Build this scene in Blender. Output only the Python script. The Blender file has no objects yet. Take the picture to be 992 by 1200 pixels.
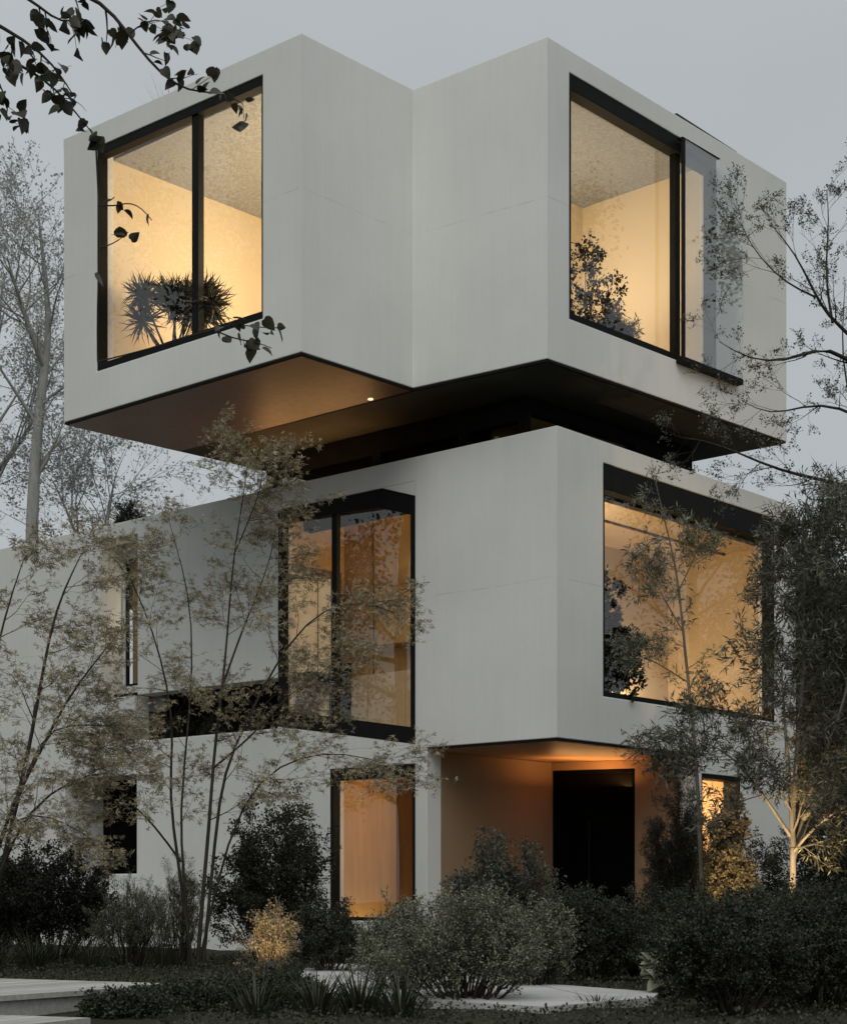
import bpy, bmesh, math
import numpy as np
from mathutils import Vector
R = math.radians
scene = bpy.context.scene
COL = scene.collection

# ------------------------------------------------------------------ camera
EYE = 0.75          # eye height (m)
F = 2060.0          # focal length in photo pixels (992 px wide frame)
HOR, CX = 1055.0, 496.0
cam_d = bpy.data.cameras.new('camera')
cam_d.sensor_fit = 'HORIZONTAL'; cam_d.sensor_width = 36.0
cam_d.lens = 36.0 * F / 992.0
cam_d.shift_y = (HOR - 600.0) / 992.0
cam_d.clip_start = 0.05; cam_d.clip_end = 3000
cam = bpy.data.objects.new('camera', cam_d); COL.objects.link(cam)
cam.location = (0, 0, EYE); cam.rotation_euler = (R(90), 0, 0)
scene.camera = cam

# ------------------------------------------------------------------ light
SUN_EL, SUN_AZ = 48.0, -8.0      # overcast: broad soft sun from behind the camera
SUN_STR, SKY_STR, EXPO = 0.92, 0.1255, 0.0
world = bpy.data.worlds.new('World'); scene.world = world; world.use_nodes = True
wn = world.node_tree; wn.nodes.clear()
w_out = wn.nodes.new('ShaderNodeOutputWorld'); w_bg = wn.nodes.new('ShaderNodeBackground')
sky = wn.nodes.new('ShaderNodeTexSky'); sky.sky_type = 'NISHITA'; sky.sun_disc = False
sky.sun_elevation = R(SUN_EL); sky.sun_rotation = R(180 + SUN_AZ)
sky.air_density = 1.0; sky.dust_density = 3.0; sky.ozone_density = 1.0
hs = wn.nodes.new('ShaderNodeHueSaturation'); hs.inputs['Saturation'].default_value = 0.18
geo = wn.nodes.new('ShaderNodeTexCoord'); sep = wn.nodes.new('ShaderNodeSeparateXYZ')
ramp = wn.nodes.new('ShaderNodeValToRGB')      # overcast veil: brighter overhead
ramp.color_ramp.elements[0].position = 0.0; ramp.color_ramp.elements[0].color = (3.33, 3.66, 3.86, 1)
ramp.color_ramp.elements[1].position = 1.0; ramp.color_ramp.elements[1].color = (6.4, 6.7, 6.9, 1)
e = ramp.color_ramp.elements.new(0.42); e.color = (3.71, 3.99, 4.12, 1)
cn = wn.nodes.new('ShaderNodeTexNoise'); cn.inputs['Scale'].default_value = 2.2; cn.inputs['Detail'].default_value = 4
cmr = wn.nodes.new('ShaderNodeMapRange'); cmr.inputs[1].default_value = .3; cmr.inputs[2].default_value = .7
cmr.inputs[3].default_value = .91; cmr.inputs[4].default_value = 1.07
mul = wn.nodes.new('ShaderNodeMix'); mul.data_type = 'RGBA'; mul.blend_type = 'MULTIPLY'; mul.inputs[0].default_value = 1
mix = wn.nodes.new('ShaderNodeMix'); mix.data_type = 'RGBA'; mix.inputs[0].default_value = 0.8
L = wn.links.new
L(geo.outputs['Generated'], sep.inputs[0]); L(sep.outputs[2], ramp.inputs[0])
L(geo.outputs['Generated'], cn.inputs['Vector']); L(cn.outputs[0], cmr.inputs[0])
L(ramp.outputs[0], mul.inputs[6]); L(cmr.outputs[0], mul.inputs[7])
L(sky.outputs[0], hs.inputs['Color']); L(hs.outputs[0], mix.inputs[6]); L(mul.outputs[2], mix.inputs[7])
L(mix.outputs[2], w_bg.inputs[0]); w_bg.inputs[1].default_value = SKY_STR
L(w_bg.outputs[0], w_out.inputs[0])
sun_d = bpy.data.lights.new('sun', 'SUN'); sun_d.energy = SUN_STR; sun_d.angle = R(40); sun_d.color = (1.0, .965, .92)
sun = bpy.data.objects.new('sun', sun_d); COL.objects.link(sun)
sun.rotation_euler = (R(90 - SUN_EL), 0, R(SUN_AZ)); sun.location = (0, -10, 30)

scene.view_settings.view_transform = 'Standard'; scene.view_settings.look = 'None'
scene.view_settings.exposure = EXPO; scene.view_settings.gamma = 1; scene.view_settings.use_curve_mapping = False
cy = scene.cycles
cy.use_denoising = True
try: cy.denoiser = 'OPENIMAGEDENOISE'
except Exception: pass
cy.max_bounces = 8; cy.diffuse_bounces = 3; cy.glossy_bounces = 3; cy.transmission_bounces = 4; cy.transparent_max_bounces = 16
cy.caustics_reflective = False; cy.caustics_refractive = False; cy.sample_clamp_indirect = 4.0

# ------------------------------------------------------------------ materials
def new_mat(name):
    m = bpy.data.materials.new(name); m.use_nodes = True
    nt = m.node_tree; nt.nodes.clear()
    out = nt.nodes.new('ShaderNodeOutputMaterial')
    return m, nt, out

def noise_node(nt, scale, detail=4, vec=None, rough=.55):
    n = nt.nodes.new('ShaderNodeTexNoise'); n.inputs['Scale'].default_value = scale
    n.inputs['Detail'].default_value = detail; n.inputs['Roughness'].default_value = rough
    if vec is not None: nt.links.new(vec, n.inputs['Vector'])
    return n

def mapping(nt, sc=(1, 1, 1), src='Object'):
    tc = nt.nodes.new('ShaderNodeTexCoord'); mp = nt.nodes.new('ShaderNodeMapping')
    mp.inputs['Scale'].default_value = sc
    nt.links.new(tc.outputs[src], mp.inputs['Vector']); return mp.outputs[0]

def math_node(nt, op, a, b=None):
    n = nt.nodes.new('ShaderNodeMath'); n.operation = op
    for i, v in enumerate((a, b)):
        if v is None: continue
        if isinstance(v, (int, float)): n.inputs[i].default_value = v
        else: nt.links.new(v, n.inputs[i])
    return n.outputs[0]

def maprange(nt, v, a, b, c, d):
    n = nt.nodes.new('ShaderNodeMapRange'); nt.links.new(v, n.inputs[0])
    for i, x in enumerate((a, b, c, d)): n.inputs[i + 1].default_value = x
    return n.outputs[0]

def mixc(nt, fac, a, b, mode='MIX'):
    n = nt.nodes.new('ShaderNodeMix'); n.data_type = 'RGBA'; n.blend_type = mode
    for idx, v in ((0, fac), (6, a), (7, b)):
        if isinstance(v, (int, float)): n.inputs[idx].default_value = v
        elif isinstance(v, tuple): n.inputs[idx].default_value = v if len(v) == 4 else (*v, 1)
        else: nt.links.new(v, n.inputs[idx])
    return n.outputs[2]

def principled(nt, out, color, rough=.6, spec=.4, bump=None, bstr=.2, bdist=.01, metal=0):
    p = nt.nodes.new('ShaderNodeBsdfPrincipled')
    if isinstance(color, tuple): p.inputs['Base Color'].default_value = (*color[:3], 1)
    else: nt.links.new(color, p.inputs['Base Color'])
    if isinstance(rough, (int, float)): p.inputs['Roughness'].default_value = rough
    else: nt.links.new(rough, p.inputs['Roughness'])
    p.inputs['Specular IOR Level'].default_value = spec; p.inputs['Metallic'].default_value = metal
    if bump is not None:
        b = nt.nodes.new('ShaderNodeBump'); b.inputs['Strength'].default_value = bstr; b.inputs['Distance'].default_value = bdist
        nt.links.new(bump, b.inputs['Height']); nt.links.new(b.outputs[0], p.inputs['Normal'])
    nt.links.new(p.outputs[0], out.inputs[0]); return p

def plaster(name, base, seams=()):
    m, nt, out = new_mat(name)
    streak = noise_node(nt, 1.0, 5, mapping(nt, (9, 9, .35)), .7)
    fine = noise_node(nt, 1.0, 3, mapping(nt, (42, 42, 1.1)))
    blot = noise_node(nt, .55, 5, mapping(nt))
    grain = noise_node(nt, 60, 3, mapping(nt))
    v = math_node(nt, 'MULTIPLY', maprange(nt, streak.outputs[0], .3, .7, .98, 1.015), maprange(nt, fine.outputs[0], .3, .7, .985, 1.012))
    v = math_node(nt, 'MULTIPLY', v, maprange(nt, blot.outputs[0], .3, .7, .93, 1.05))
    v = math_node(nt, 'MULTIPLY', v, maprange(nt, grain.outputs[0], .3, .7, .975, 1.025))
    if seams:
        tc = nt.nodes.new('ShaderNodeTexCoord'); sp = nt.nodes.new('ShaderNodeSeparateXYZ')
        nt.links.new(tc.outputs['Object'], sp.inputs[0])
        wob = noise_node(nt, 1.4, 4, mapping(nt))
        z = math_node(nt, 'ADD', sp.outputs[2], maprange(nt, wob.outputs[0], 0, 1, -.03, .03))
        brk = maprange(nt, noise_node(nt, 3.0, 3, mapping(nt)).outputs[0], .38, .6, .0, 1)
        for s in seams:
            dz = math_node(nt, 'ABSOLUTE', math_node(nt, 'SUBTRACT', z, s))
            line = math_node(nt, 'MULTIPLY', maprange(nt, dz, .003, .010, .17, 0), brk)
            v = math_node(nt, 'SUBTRACT', v, line)
    col = mixc(nt, 1.0, (*base, 1), v, 'MULTIPLY')
    bump = math_node(nt, 'ADD', math_node(nt, 'MULTIPLY', fine.outputs[0], .6), grain.outputs[0])
    principled(nt, out, col, .85, .25, bump, .06, .01)
    return m

def noisy(name, a, b, scale=3, rough=.6, spec=.4, sc=(1, 1, 1), bstr=.15, metal=0, detail=5):
    m, nt, out = new_mat(name)
    n = noise_node(nt, scale, detail, mapping(nt, sc))
    col = mixc(nt, maprange(nt, n.outputs[0], .3, .7, 0, 1), (*a, 1), (*b, 1))
    principled(nt, out, col, rough, spec, n.outputs[0], bstr, .01, metal)
    return m

def leaf_mat(name, cols, trans=.3, rough=.55, spec=.3):
    m, nt, out = new_mat(name)
    g = nt.nodes.new('ShaderNodeNewGeometry'); r = nt.nodes.new('ShaderNodeValToRGB')
    els = r.color_ramp.elements
    for i, c in enumerate(cols):
        el = els[i] if i < 2 else els.new(.5)
        el.color = (*c, 1)
    for i, el in enumerate(list(els)): pass
    n = len(cols)
    # positions
    if n == 2: els[0].position, els[1].position = 0, 1
    nt.links.new(g.outputs['Random Per Island'], r.inputs[0])
    p = nt.nodes.new('ShaderNodeBsdfPrincipled'); nt.links.new(r.outputs[0], p.inputs['Base Color'])
    p.inputs['Roughness'].default_value = rough; p.inputs['Specular IOR Level'].default_value = spec
    t = nt.nodes.new('ShaderNodeBsdfTranslucent'); nt.links.new(r.outputs[0], t.inputs[0])
    mx = nt.nodes.new('ShaderNodeMixShader'); mx.inputs[0].default_value = trans
    nt.links.new(p.outputs[0], mx.inputs[1]); nt.links.new(t.outputs[0], mx.inputs[2]); nt.links.new(mx.outputs[0], out.inputs[0])
    return m

def glass_mat(name, f0=.075, tint=(.95, .96, .95)):
    m, nt, out = new_mat(name)
    g = nt.nodes.new('ShaderNodeNewGeometry'); dt = nt.nodes.new('ShaderNodeVectorMath'); dt.operation = 'DOT_PRODUCT'
    nt.links.new(g.outputs['Normal'], dt.inputs[0]); nt.links.new(g.outputs['Incoming'], dt.inputs[1])
    c = math_node(nt, 'SUBTRACT', 1.0, math_node(nt, 'ABSOLUTE', dt.outputs['Value']))
    fr = math_node(nt, 'ADD', math_node(nt, 'MULTIPLY', math_node(nt, 'POWER', c, 5.0), 1 - f0), f0)
    wob = noise_node(nt, .9, 2, mapping(nt))
    b = nt.nodes.new('ShaderNodeBump'); b.inputs['Strength'].default_value = .02; b.inputs['Distance'].default_value = .05
    nt.links.new(wob.outputs[0], b.inputs['Height'])
    tr = nt.nodes.new('ShaderNodeBsdfTransparent'); tr.inputs[0].default_value = (*tint, 1)
    gl = nt.nodes.new('ShaderNodeBsdfGlossy'); gl.inputs['Roughness'].default_value = 0.0
    nt.links.new(b.outputs[0], gl.inputs['Normal'])
    mx = nt.nodes.new('ShaderNodeMixShader')
    nt.links.new(fr, mx.inputs[0]); nt.links.new(tr.outputs[0], mx.inputs[1]); nt.links.new(gl.outputs[0], mx.inputs[2])
    nt.links.new(mx.outputs[0], out.inputs[0]); return m

def emit_mat(name, c, s):
    m, nt, out = new_mat(name)
    em = nt.nodes.new('ShaderNodeEmission'); em.inputs[0].default_value = (*c, 1); em.inputs[1].default_value = s
    nt.links.new(em.outputs[0], out.inputs[0]); return m

def wood(name, a, b, dirs=(1, 14, 14), rough=.45):
    m, nt, out = new_mat(name)
    n = noise_node(nt, 1.3, 6, mapping(nt, dirs), .6); n2 = noise_node(nt, .8, 3, mapping(nt))
    f = math_node(nt, 'MULTIPLY', maprange(nt, n.outputs[0], .3, .7, 0, 1), maprange(nt, n2.outputs[0], .3, .7, .6, 1.1))
    principled(nt, out, mixc(nt, f, (*a, 1), (*b, 1)), rough, .35, n.outputs[0], .08, .01)
    return m

M = {}
M['plaster'] = plaster('pale_plaster', (.71, .717, .68), (8.81 + EYE, 4.12 + EYE))
M['black'] = noisy('black_metal', (.006, .0065, .006), (.010, .0105, .0095), 8, .6, .12)
M['dark'] = noisy('dark_panel', (.006, .0065, .0055), (.011, .011, .010), 3, .7, .1)
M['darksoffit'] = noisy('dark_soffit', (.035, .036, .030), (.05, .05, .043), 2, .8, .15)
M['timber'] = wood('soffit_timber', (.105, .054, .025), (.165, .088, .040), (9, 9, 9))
M['porch_wall'] = plaster('porch_plaster_shaded', (.30, .20, .115))  # facade plaster with porch shade and warm lamp tone put into the colour
M['porch_timber'] = wood('porch_timber', (.26, .15, .075), (.42, .25, .125), (5, 22, 9))
M['room'] = noisy('room_paint', (.72, .60, .415), (.74, .62, .435), .8, .8, .1, bstr=.01)
M['tan_room'] = noisy('tan_room_paint', (.55, .425, .255), (.57, .44, .27), .8, .8, .1, bstr=.01)
M['amber_ceiling'] = noisy('amber_ceiling', (.66, .43, .19), (.68, .45, .205), .8, .8, .1, bstr=.01)
M['room_wood'] = wood('room_wood', (.46, .285, .105), (.60, .39, .165), (6, 6, .7))
M['cabinet'] = wood('cabinet_wood', (.60, .45, .26), (.68, .52, .32), (9, 9, .6))
M['brown'] = wood('brown_trim', (.13, .07, .03), (.2, .11, .05), (8, 8, .8))
M['cream'] = plaster('cream_panel', (.82, .76, .60))
M['glass'] = glass_mat('window_glass', .125)
M['panelglass'] = glass_mat('panel_glass', .22)
M['darkglass'] = glass_mat('tinted_glass', .05, (.34, .32, .28))
M['door'] = noisy('door_black', (.002, .0022, .002), (.004, .004, .0037), 2, .7, .03, (1, 1, .1))
M['lamp'] = emit_mat('lamp_glow', (1.0, .74, .42), 4.0)
M['lens'] = emit_mat('downlight_lens', (1.0, .74, .45), 1.3)
m, nt, out = new_mat('paving_concrete')
n1 = noise_node(nt, 1.1, 6, mapping(nt), .65); n2 = noise_node(nt, 35, 4, mapping(nt))
tc = nt.nodes.new('ShaderNodeTexCoord'); sp_ = nt.nodes.new('ShaderNodeSeparateXYZ'); nt.links.new(tc.outputs['Object'], sp_.inputs[0])
fr_ = math_node(nt, 'FRACT', math_node(nt, 'ADD', math_node(nt, 'MULTIPLY', sp_.outputs[0], .8), math_node(nt, 'MULTIPLY', sp_.outputs[1], .12)))
jt = maprange(nt, math_node(nt, 'ABSOLUTE', math_node(nt, 'SUBTRACT', fr_, .5)), .004, .009, .35, 1)
v = math_node(nt, 'MULTIPLY', math_node(nt, 'MULTIPLY', maprange(nt, n1.outputs[0], .3, .7, .72, 1.05), maprange(nt, n2.outputs[0], .3, .7, .92, 1.05)), jt)
principled(nt, out, mixc(nt, 1.0, (.50, .50, .485, 1), v, 'MULTIPLY'), .85, .25, n2.outputs[0], .1, .01); M['concrete'] = m
M['pot'] = noisy('dark_pot', (.012, .012, .011), (.022, .022, .02), 6, .5, .3)
M['steel'] = noisy('dark_steel', (.03, .03, .028), (.05, .05, .045), 9, .4, .4, metal=.6)
M['roofing'] = noisy('roof_gravel', (.16, .16, .15), (.26, .26, .24), 30, .9, .2)

m, nt, out = new_mat('soil')
n1 = noise_node(nt, 1.2, 6, mapping(nt)); n2 = noise_node(nt, 28, 5, mapping(nt))
c = mixc(nt, maprange(nt, n1.outputs[0], .35, .65, 0, 1), (.028, .027, .018, 1), (.05, .056, .032, 1))
c = mixc(nt, maprange(nt, n2.outputs[0], .35, .65, 0, .7), c, (.016, .014, .010, 1))
principled(nt, out, c, .95, .1, n2.outputs[0], .6, .03); M['soil'] = m
m, nt, out = new_mat('deck_boards')
g = nt.nodes.new('ShaderNodeNewGeometry'); rp = nt.nodes.new('ShaderNodeValToRGB')
rp.color_ramp.elements[0].color = (.34, .33, .305, 1); rp.color_ramp.elements[1].color = (.50, .49, .46, 1)
nt.links.new(g.outputs['Random Per Island'], rp.inputs[0])
n1 = noise_node(nt, 2.0, 6, mapping(nt, (1.2, 14, 14)))
c = mixc(nt, 1.0, rp.outputs[0], maprange(nt, n1.outputs[0], .3, .7, .75, 1.1), 'MULTIPLY')
principled(nt, out, c, .75, .3, n1.outputs[0], .2, .01); M['deck'] = m

def bark(name, a, b):
    return noisy(name, a, b, 14, .9, .15, (1, 1, .25), .6)
M['bark_grey'] = bark('bark_grey', (.10, .092, .075), (.20, .185, .16))
M['bark_dark'] = bark('bark_dark', (.030, .026, .02), (.065, .056, .045))
M['bark_pale'] = bark('bark_pale', (.24, .235, .215), (.36, .35, .325))  # birch bark, lightened further to put haze into its colour
M['bark_tan'] = bark('bark_tan', (.13, .10, .07), (.24, .19, .13))
M['leaf_maple'] = leaf_mat('leaf_maple', [(.15, .134, .080), (.53, .465, .30)], .35)
M['leaf_olive'] = leaf_mat('leaf_olive', [(.030, .034, .021), (.21, .21, .155)], .25)
M['leaf_dark'] = leaf_mat('leaf_dark', [(.007, .009, .005), (.065, .073, .048)], .2)
M['leaf_black'] = leaf_mat('leaf_black', [(.010, .012, .007), (.030, .033, .022)], .15)
M['leaf_sage'] = leaf_mat('leaf_sage', [(.045, .052, .030), (.32, .325, .225)], .25)
M['leaf_round'] = leaf_mat('leaf_round', [(.018, .022, .014), (.15, .16, .125)], .25)
M['leaf_grey_haze'] = leaf_mat('leaf_grey_haze', [(.32, .33, .305), (.52, .53, .50)], .4)  # distance haze put into the leaf colour; also serves dry roof grass
M['leaf_gold_lit'] = leaf_mat('leaf_gold_lit', [(.15, .13, .08), (.36, .31, .20)], .35)  # garden lamp's gold put partly into the leaf colour
M['leaf_pale'] = leaf_mat('leaf_pale', [(.16, .17, .11), (.32, .33, .24)], .3)
M['leaf_near'] = leaf_mat('leaf_near', [(.018, .021, .014), (.085, .078, .05)], .3, .45, .4)
M['leaf_far'] = leaf_mat('leaf_far', [(.035, .038, .027), (.075, .078, .058)], .3)
M['grass'] = leaf_mat('grass_blade', [(.020, .024, .013), (.065, .070, .042)], .25)

# ------------------------------------------------------------------ object helpers
def link(o, parent=None):
    COL.objects.link(o)
    if parent is not None: o.parent = parent
    return o

def mesh_obj(name, bm, mat, parent=None, bevel=0, smooth=False):
    bmesh.ops.recalc_face_normals(bm, faces=bm.faces)
    me = bpy.data.meshes.new(name); bm.to_mesh(me); bm.free()
    me.materials.append(mat)
    if smooth:
        for p in me.polygons: p.use_smooth = True
    o = bpy.data.objects.new(name, me); link(o, parent)
    if parent is not None:
        o.matrix_parent_inverse = parent_inv(parent)
    if bevel:
        b = o.modifiers.new('bevel', 'BEVEL'); b.width = bevel; b.segments = 2; b.limit_method = 'ANGLE'; b.angle_limit = R(40)
    return o

def parent_inv(p):
    # a thing's Empty only carries a translation; its parts keep world coordinates
    from mathutils import Matrix
    return Matrix.Identity(4) if p.parent is not None else Matrix.Translation(-p.location)

def thing(name, label, cat, loc=(0, 0, 0), group=None):
    o = bpy.data.objects.new(name, None); o.empty_display_size = .2; COL.objects.link(o)
    o.location = loc; o['label'] = label; o['category'] = cat
    if group: o['group'] = group
    return o

def tag(o, label, cat, group=None):
    o['label'] = label; o['category'] = cat
    if group: o['group'] = group
    return o

def at(px, py, Y):
    return np.array(((px - CX) / F * Y, Y, EYE + (HOR - py) / F * Y))

def box(bm, p, size):
    x, y, z = p; a, b, c = size
    vs = [bm.verts.new((x + i * a, y + j * b, z + k * c)) for k in (0, 1) for j in (0, 1) for i in (0, 1)]
    for f in ((0, 2, 3, 1), (4, 5, 7, 6), (0, 1, 5, 4), (2, 6, 7, 3), (0, 4, 6, 2), (1, 3, 7, 5)):
        bm.faces.new([vs[i] for i in f])

def prism(bm, pts, z0, z1):
    lo = [bm.verts.new((p[0], p[1], z0)) for p in pts]; hi = [bm.verts.new((p[0], p[1], z1)) for p in pts]
    bm.faces.new(lo[::-1]); bm.faces.new(hi)
    n = len(pts)
    for i in range(n):
        bm.faces.new((lo[i], lo[(i + 1) % n], hi[(i + 1) % n], hi[i]))

def inset_poly(pts, d):
    pts = [np.array(p[:2], float) for p in pts]; n = len(pts)
    area = sum(pts[i][0] * pts[(i + 1) % n][1] - pts[(i + 1) % n][0] * pts[i][1] for i in range(n))
    sg = 1 if area > 0 else -1; out = []
    for i in range(n):
        a, b, c = pts[i - 1], pts[i], pts[(i + 1) % n]
        d1 = (b - a) / np.linalg.norm(b - a); d2 = (c - b) / np.linalg.norm(c - b)
        n1 = sg * np.array((-d1[1], d1[0])); n2 = sg * np.array((-d2[1], d2[0]))
        bis = n1 + n2; bis /= np.linalg.norm(bis)
        out.append(b + bis * d / max(.3, bis @ n1))
    return out

class Wall:
    """a vertical plane: s runs along it, depth runs into the building, z up"""
    def __init__(self, P0, P1):
        self.P0 = np.array(P0[:2], float); P1 = np.array(P1[:2], float)
        self.L = np.linalg.norm(P1 - self.P0); self.d = (P1 - self.P0) / self.L
        n = np.array((-self.d[1], self.d[0]))
        mid = (self.P0 + P1) / 2
        self.n = n if n @ mid > 0 else -n
    def s(self, px):
        u = (px - CX) / F
        return (u * self.P0[1] - self.P0[0]) / (self.d[0] - u * self.d[1])
    def xy(self, s, dep=0): return self.P0 + self.d * s + self.n * dep
    def z(self, px, py): return EYE + (HOR - py) / F * self.xy(self.s(px))[1]
    def pt(self, s, dep, z): q = self.xy(s, dep); return Vector((q[0], q[1], z))
    def sz(self, px, py): return self.s(px), self.z(px, py)

def build_wall(bm, w, z0, z1, holes=(), t=.3, m0=0, m1=0, ends=(False, False), H=None, S=None):
    """slab with rectangular openings; m0/m1 mitre the back edges; H=(h0,h1) top heights at both ends"""
    s0, s1 = S if S else (0, w.L)
    ss = sorted({round(v, 5) for v in [s0, s1] + [h[i] for h in holes for i in (0, 1)] if s0 <= v <= s1})
    zz = sorted({round(v, 5) for v in [z0, z1] + [h[i] for h in holes for i in (2, 3)] if z0 <= v <= z1})
    def solid(i, j):
        if i < 0 or j < 0 or i >= len(ss) - 1 or j >= len(zz) - 1: return None
        a, b = (ss[i] + ss[i + 1]) / 2, (zz[j] + zz[j + 1]) / 2
        return not any(h[0] < a < h[1] and h[2] < b < h[3] for h in holes)
    V = {}
    def vert(i, j, k):
        if (i, j, k) not in V:
            s, z = ss[i], zz[j]
            if H: z = z0 + (z - z0) * ((H[0] + (H[1] - H[0]) * (s - s0) / (s1 - s0)) - z0) / (z1 - z0)
            if k:
                if i == 0: s += m0
                if i == len(ss) - 1: s -= m1
            V[i, j, k] = bm.verts.new(w.pt(s, k * t, z))
        return V[i, j, k]
    def face(*q): bm.faces.new([vert(*a) for a in q])
    for i in range(len(ss) - 1):
        for j in range(len(zz) - 1):
            if not solid(i, j): continue
            face((i, j, 0), (i + 1, j, 0), (i + 1, j + 1, 0), (i, j + 1, 0))
            face((i, j, 1), (i, j + 1, 1), (i + 1, j + 1, 1), (i + 1, j, 1))
            for (ni, nj, a, b) in ((i - 1, j, (i, j), (i, j + 1)), (i + 1, j, (i + 1, j), (i + 1, j + 1)),
                                   (i, j - 1, (i, j), (i + 1, j)), (i, j + 1, (i, j + 1), (i + 1, j + 1))):
                r = solid(ni, nj)
                if r: continue
                if r is None and ni < 0 and not ends[0]: continue
                if r is None and ni >= len(ss) - 1 and not ends[1]: continue
                face((*a, 0), (*b, 0), (*b, 1), (*a, 1))

def wbox(bm, w, s0, s1, d0, d1, z0, z1):
    vs = [bm.verts.new(w.pt(s, d, z)) for z in (z0, z1) for d in (d0, d1) for s in (s0, s1)]
    for f in ((0, 2, 3, 1), (4, 5, 7, 6), (0, 1, 5, 4), (2, 6, 7, 3), (0, 4, 6, 2), (1, 3, 7, 5)):
        bm.faces.new([vs[i] for i in f])

def wprism(bm, w, pts, d0, d1):
    a = [bm.verts.new(w.pt(s, d0, z)) for s, z in pts]; b = [bm.verts.new(w.pt(s, d1, z)) for s, z in pts]
    bm.faces.new(a); bm.faces.new(b[::-1]); n = len(pts)
    for i in range(n): bm.faces.new((a[i], b[i], b[(i + 1) % n], a[(i + 1) % n]))

def wring(bm, w, outer, inner, d0, d1):
    n = len(outer)
    v = [[bm.verts.new(w.pt(s, d, z)) for s, z in ring] for ring in (outer, inner) for d in (d0, d1)]
    of, ob, jf, jb = v
    for i in range(n):
        k = (i + 1) % n
        for q in ((of[i], of[k], jf[k], jf[i]), (ob[i], jb[i], jb[k], ob[k]), (of[i], ob[i], ob[k], of[k]), (jf[i], jf[k], jb[k], jb[i])):
            bm.faces.new(q)

def bmn(): return bmesh.new()

# ------------------------------------------------------------------ house plan (metres, from the view geometry)
zs = EYE + 6.781                                   # underside of the top storey
A = at(353, 412, 21.726); B = at(484, 454.5, 23.264); C = at(641, 420, 22.0)
Fp = at(75, 495, 24.946); E = at(921, 517, 25.966)
tA, tB, tC, tF, tE = [EYE + v for v in (10.726, 10.735, 10.818, 10.802, 10.613)]
dR = (E - C)[:2] / np.linalg.norm((E - C)[:2]); dL = (Fp - A)[:2] / np.linalg.norm((Fp - A)[:2])
def cross_pt(p, d, q, e):
    m = np.array([[d[0], -e[0]], [d[1], -e[1]]]); k = np.linalg.solve(m, np.array(q[:2]) - np.array(p[:2]))
    return np.array(p[:2]) + d * k[0]
F2 = cross_pt(Fp, dR, E, dL)
T = .3
house = thing('house', 'pale plaster house of stacked offset boxes with big black framed lit windows', 'house', (1.7, 22.4, 0))
wAF, wAB, wCB, wCE = Wall(A, Fp), Wall(A, B), Wall(C, B), Wall(C, E)
wFF2, wEF2 = Wall(Fp, F2), Wall(E, F2)
cent = (A[:2] + E[:2] + Fp[:2] + F2) / 4
for w in (wFF2, wEF2):
    if w.n @ (cent - w.xy(w.L / 2)) < 0: w.n = -w.n

def hole(w, x0, x1, yt, yb, xr):
    """rectangular opening from pixel columns x0,x1 and its top/bottom seen at column xr"""
    a, b = sorted((w.s(x0), w.s(x1)))
    return (a, b, w.z(xr, yb), w.z(xr, yt))

hUL = hole(wAF, 113, 307.5, 88, 373, 307.5)
hUR = hole(wCE, 667, 840, 83, 373, 667)
bm = bmn()
build_wall(bm, wAF, zs, tA, [hUL], T, T, T, H=(tA, tF))
build_wall(bm, wAB, zs, tA, [], T, T, -T, H=(tA, tB))
build_wall(bm, wCB, zs, tC, [], T, T, -T, H=(tC, tB))
build_wall(bm, wCE, zs, tC, [hUR], T, T, T, H=(tC, tE))
build_wall(bm, wFF2, zs, tF, [], T, T, T, H=(tF, 11.4))
build_wall(bm, wEF2, zs, tE, [], T, T, T, H=(tE, 11.4))
bmesh.ops.remove_doubles(bm, verts=bm.verts, dist=.004)
mesh_obj('upper_wall', bm, M['plaster'], house, .012)
outl = [Fp, A, B, C, E, F2]
bm = bmn(); prism(bm, inset_poly(outl, T + .01), 11.15, 11.28); mesh_obj('roof', bm, M['roofing'], house)
bm = bmn(); prism(bm, inset_poly(outl, .008), zs - .032, zs - .002); mesh_obj('drip_edge', bm, M['black'], house)
Bx = cross_pt(Fp, dR, B, dL)
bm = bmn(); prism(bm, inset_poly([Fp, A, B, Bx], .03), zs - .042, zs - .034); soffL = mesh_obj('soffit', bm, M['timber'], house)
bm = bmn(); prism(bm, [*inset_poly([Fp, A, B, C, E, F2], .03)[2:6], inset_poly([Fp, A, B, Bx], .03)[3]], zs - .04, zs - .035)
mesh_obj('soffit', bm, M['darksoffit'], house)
# recessed downlight
q = at(434, 467, 6.74 * F / (HOR - 467))
bm = bmn(); bmesh.ops.create_cone(bm, cap_ends=True, segments=20, radius1=.036, radius2=.036, depth=.016)
bmesh.ops.translate(bm, verts=bm.verts, vec=(q[0], q[1], zs - .05)); dl = mesh_obj('downlight', bm, M['lens'], house)
# skylight kerb along the top storey roof
a0, a1 = wCE.s(797), wCE.s(868)
bm = bmn()
ht = lambda s: tC + (tE - tC) * s / wCE.L
bmv = [wCE.pt(a0, .06, ht(a0) - .2), wCE.pt(a1, .06, ht(a1) - .2), wCE.pt(a1, .06, ht(a1) + .055), wCE.pt(a0, .06, ht(a0) + .085)]
vf = [bm.verts.new(v) for v in bmv]; off = Vector((*(wCE.n * .9), 0)); vb = [bm.verts.new(v + off) for v in bmv]
bm.faces.new(vf); bm.faces.new(vb[::-1])
for i in range(4): bm.faces.new((vf[i], vf[(i + 1) % 4], vb[(i + 1) % 4], vb[i]))
mesh_obj('roof_hatch', bm, M['steel'], house, .01)

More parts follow.
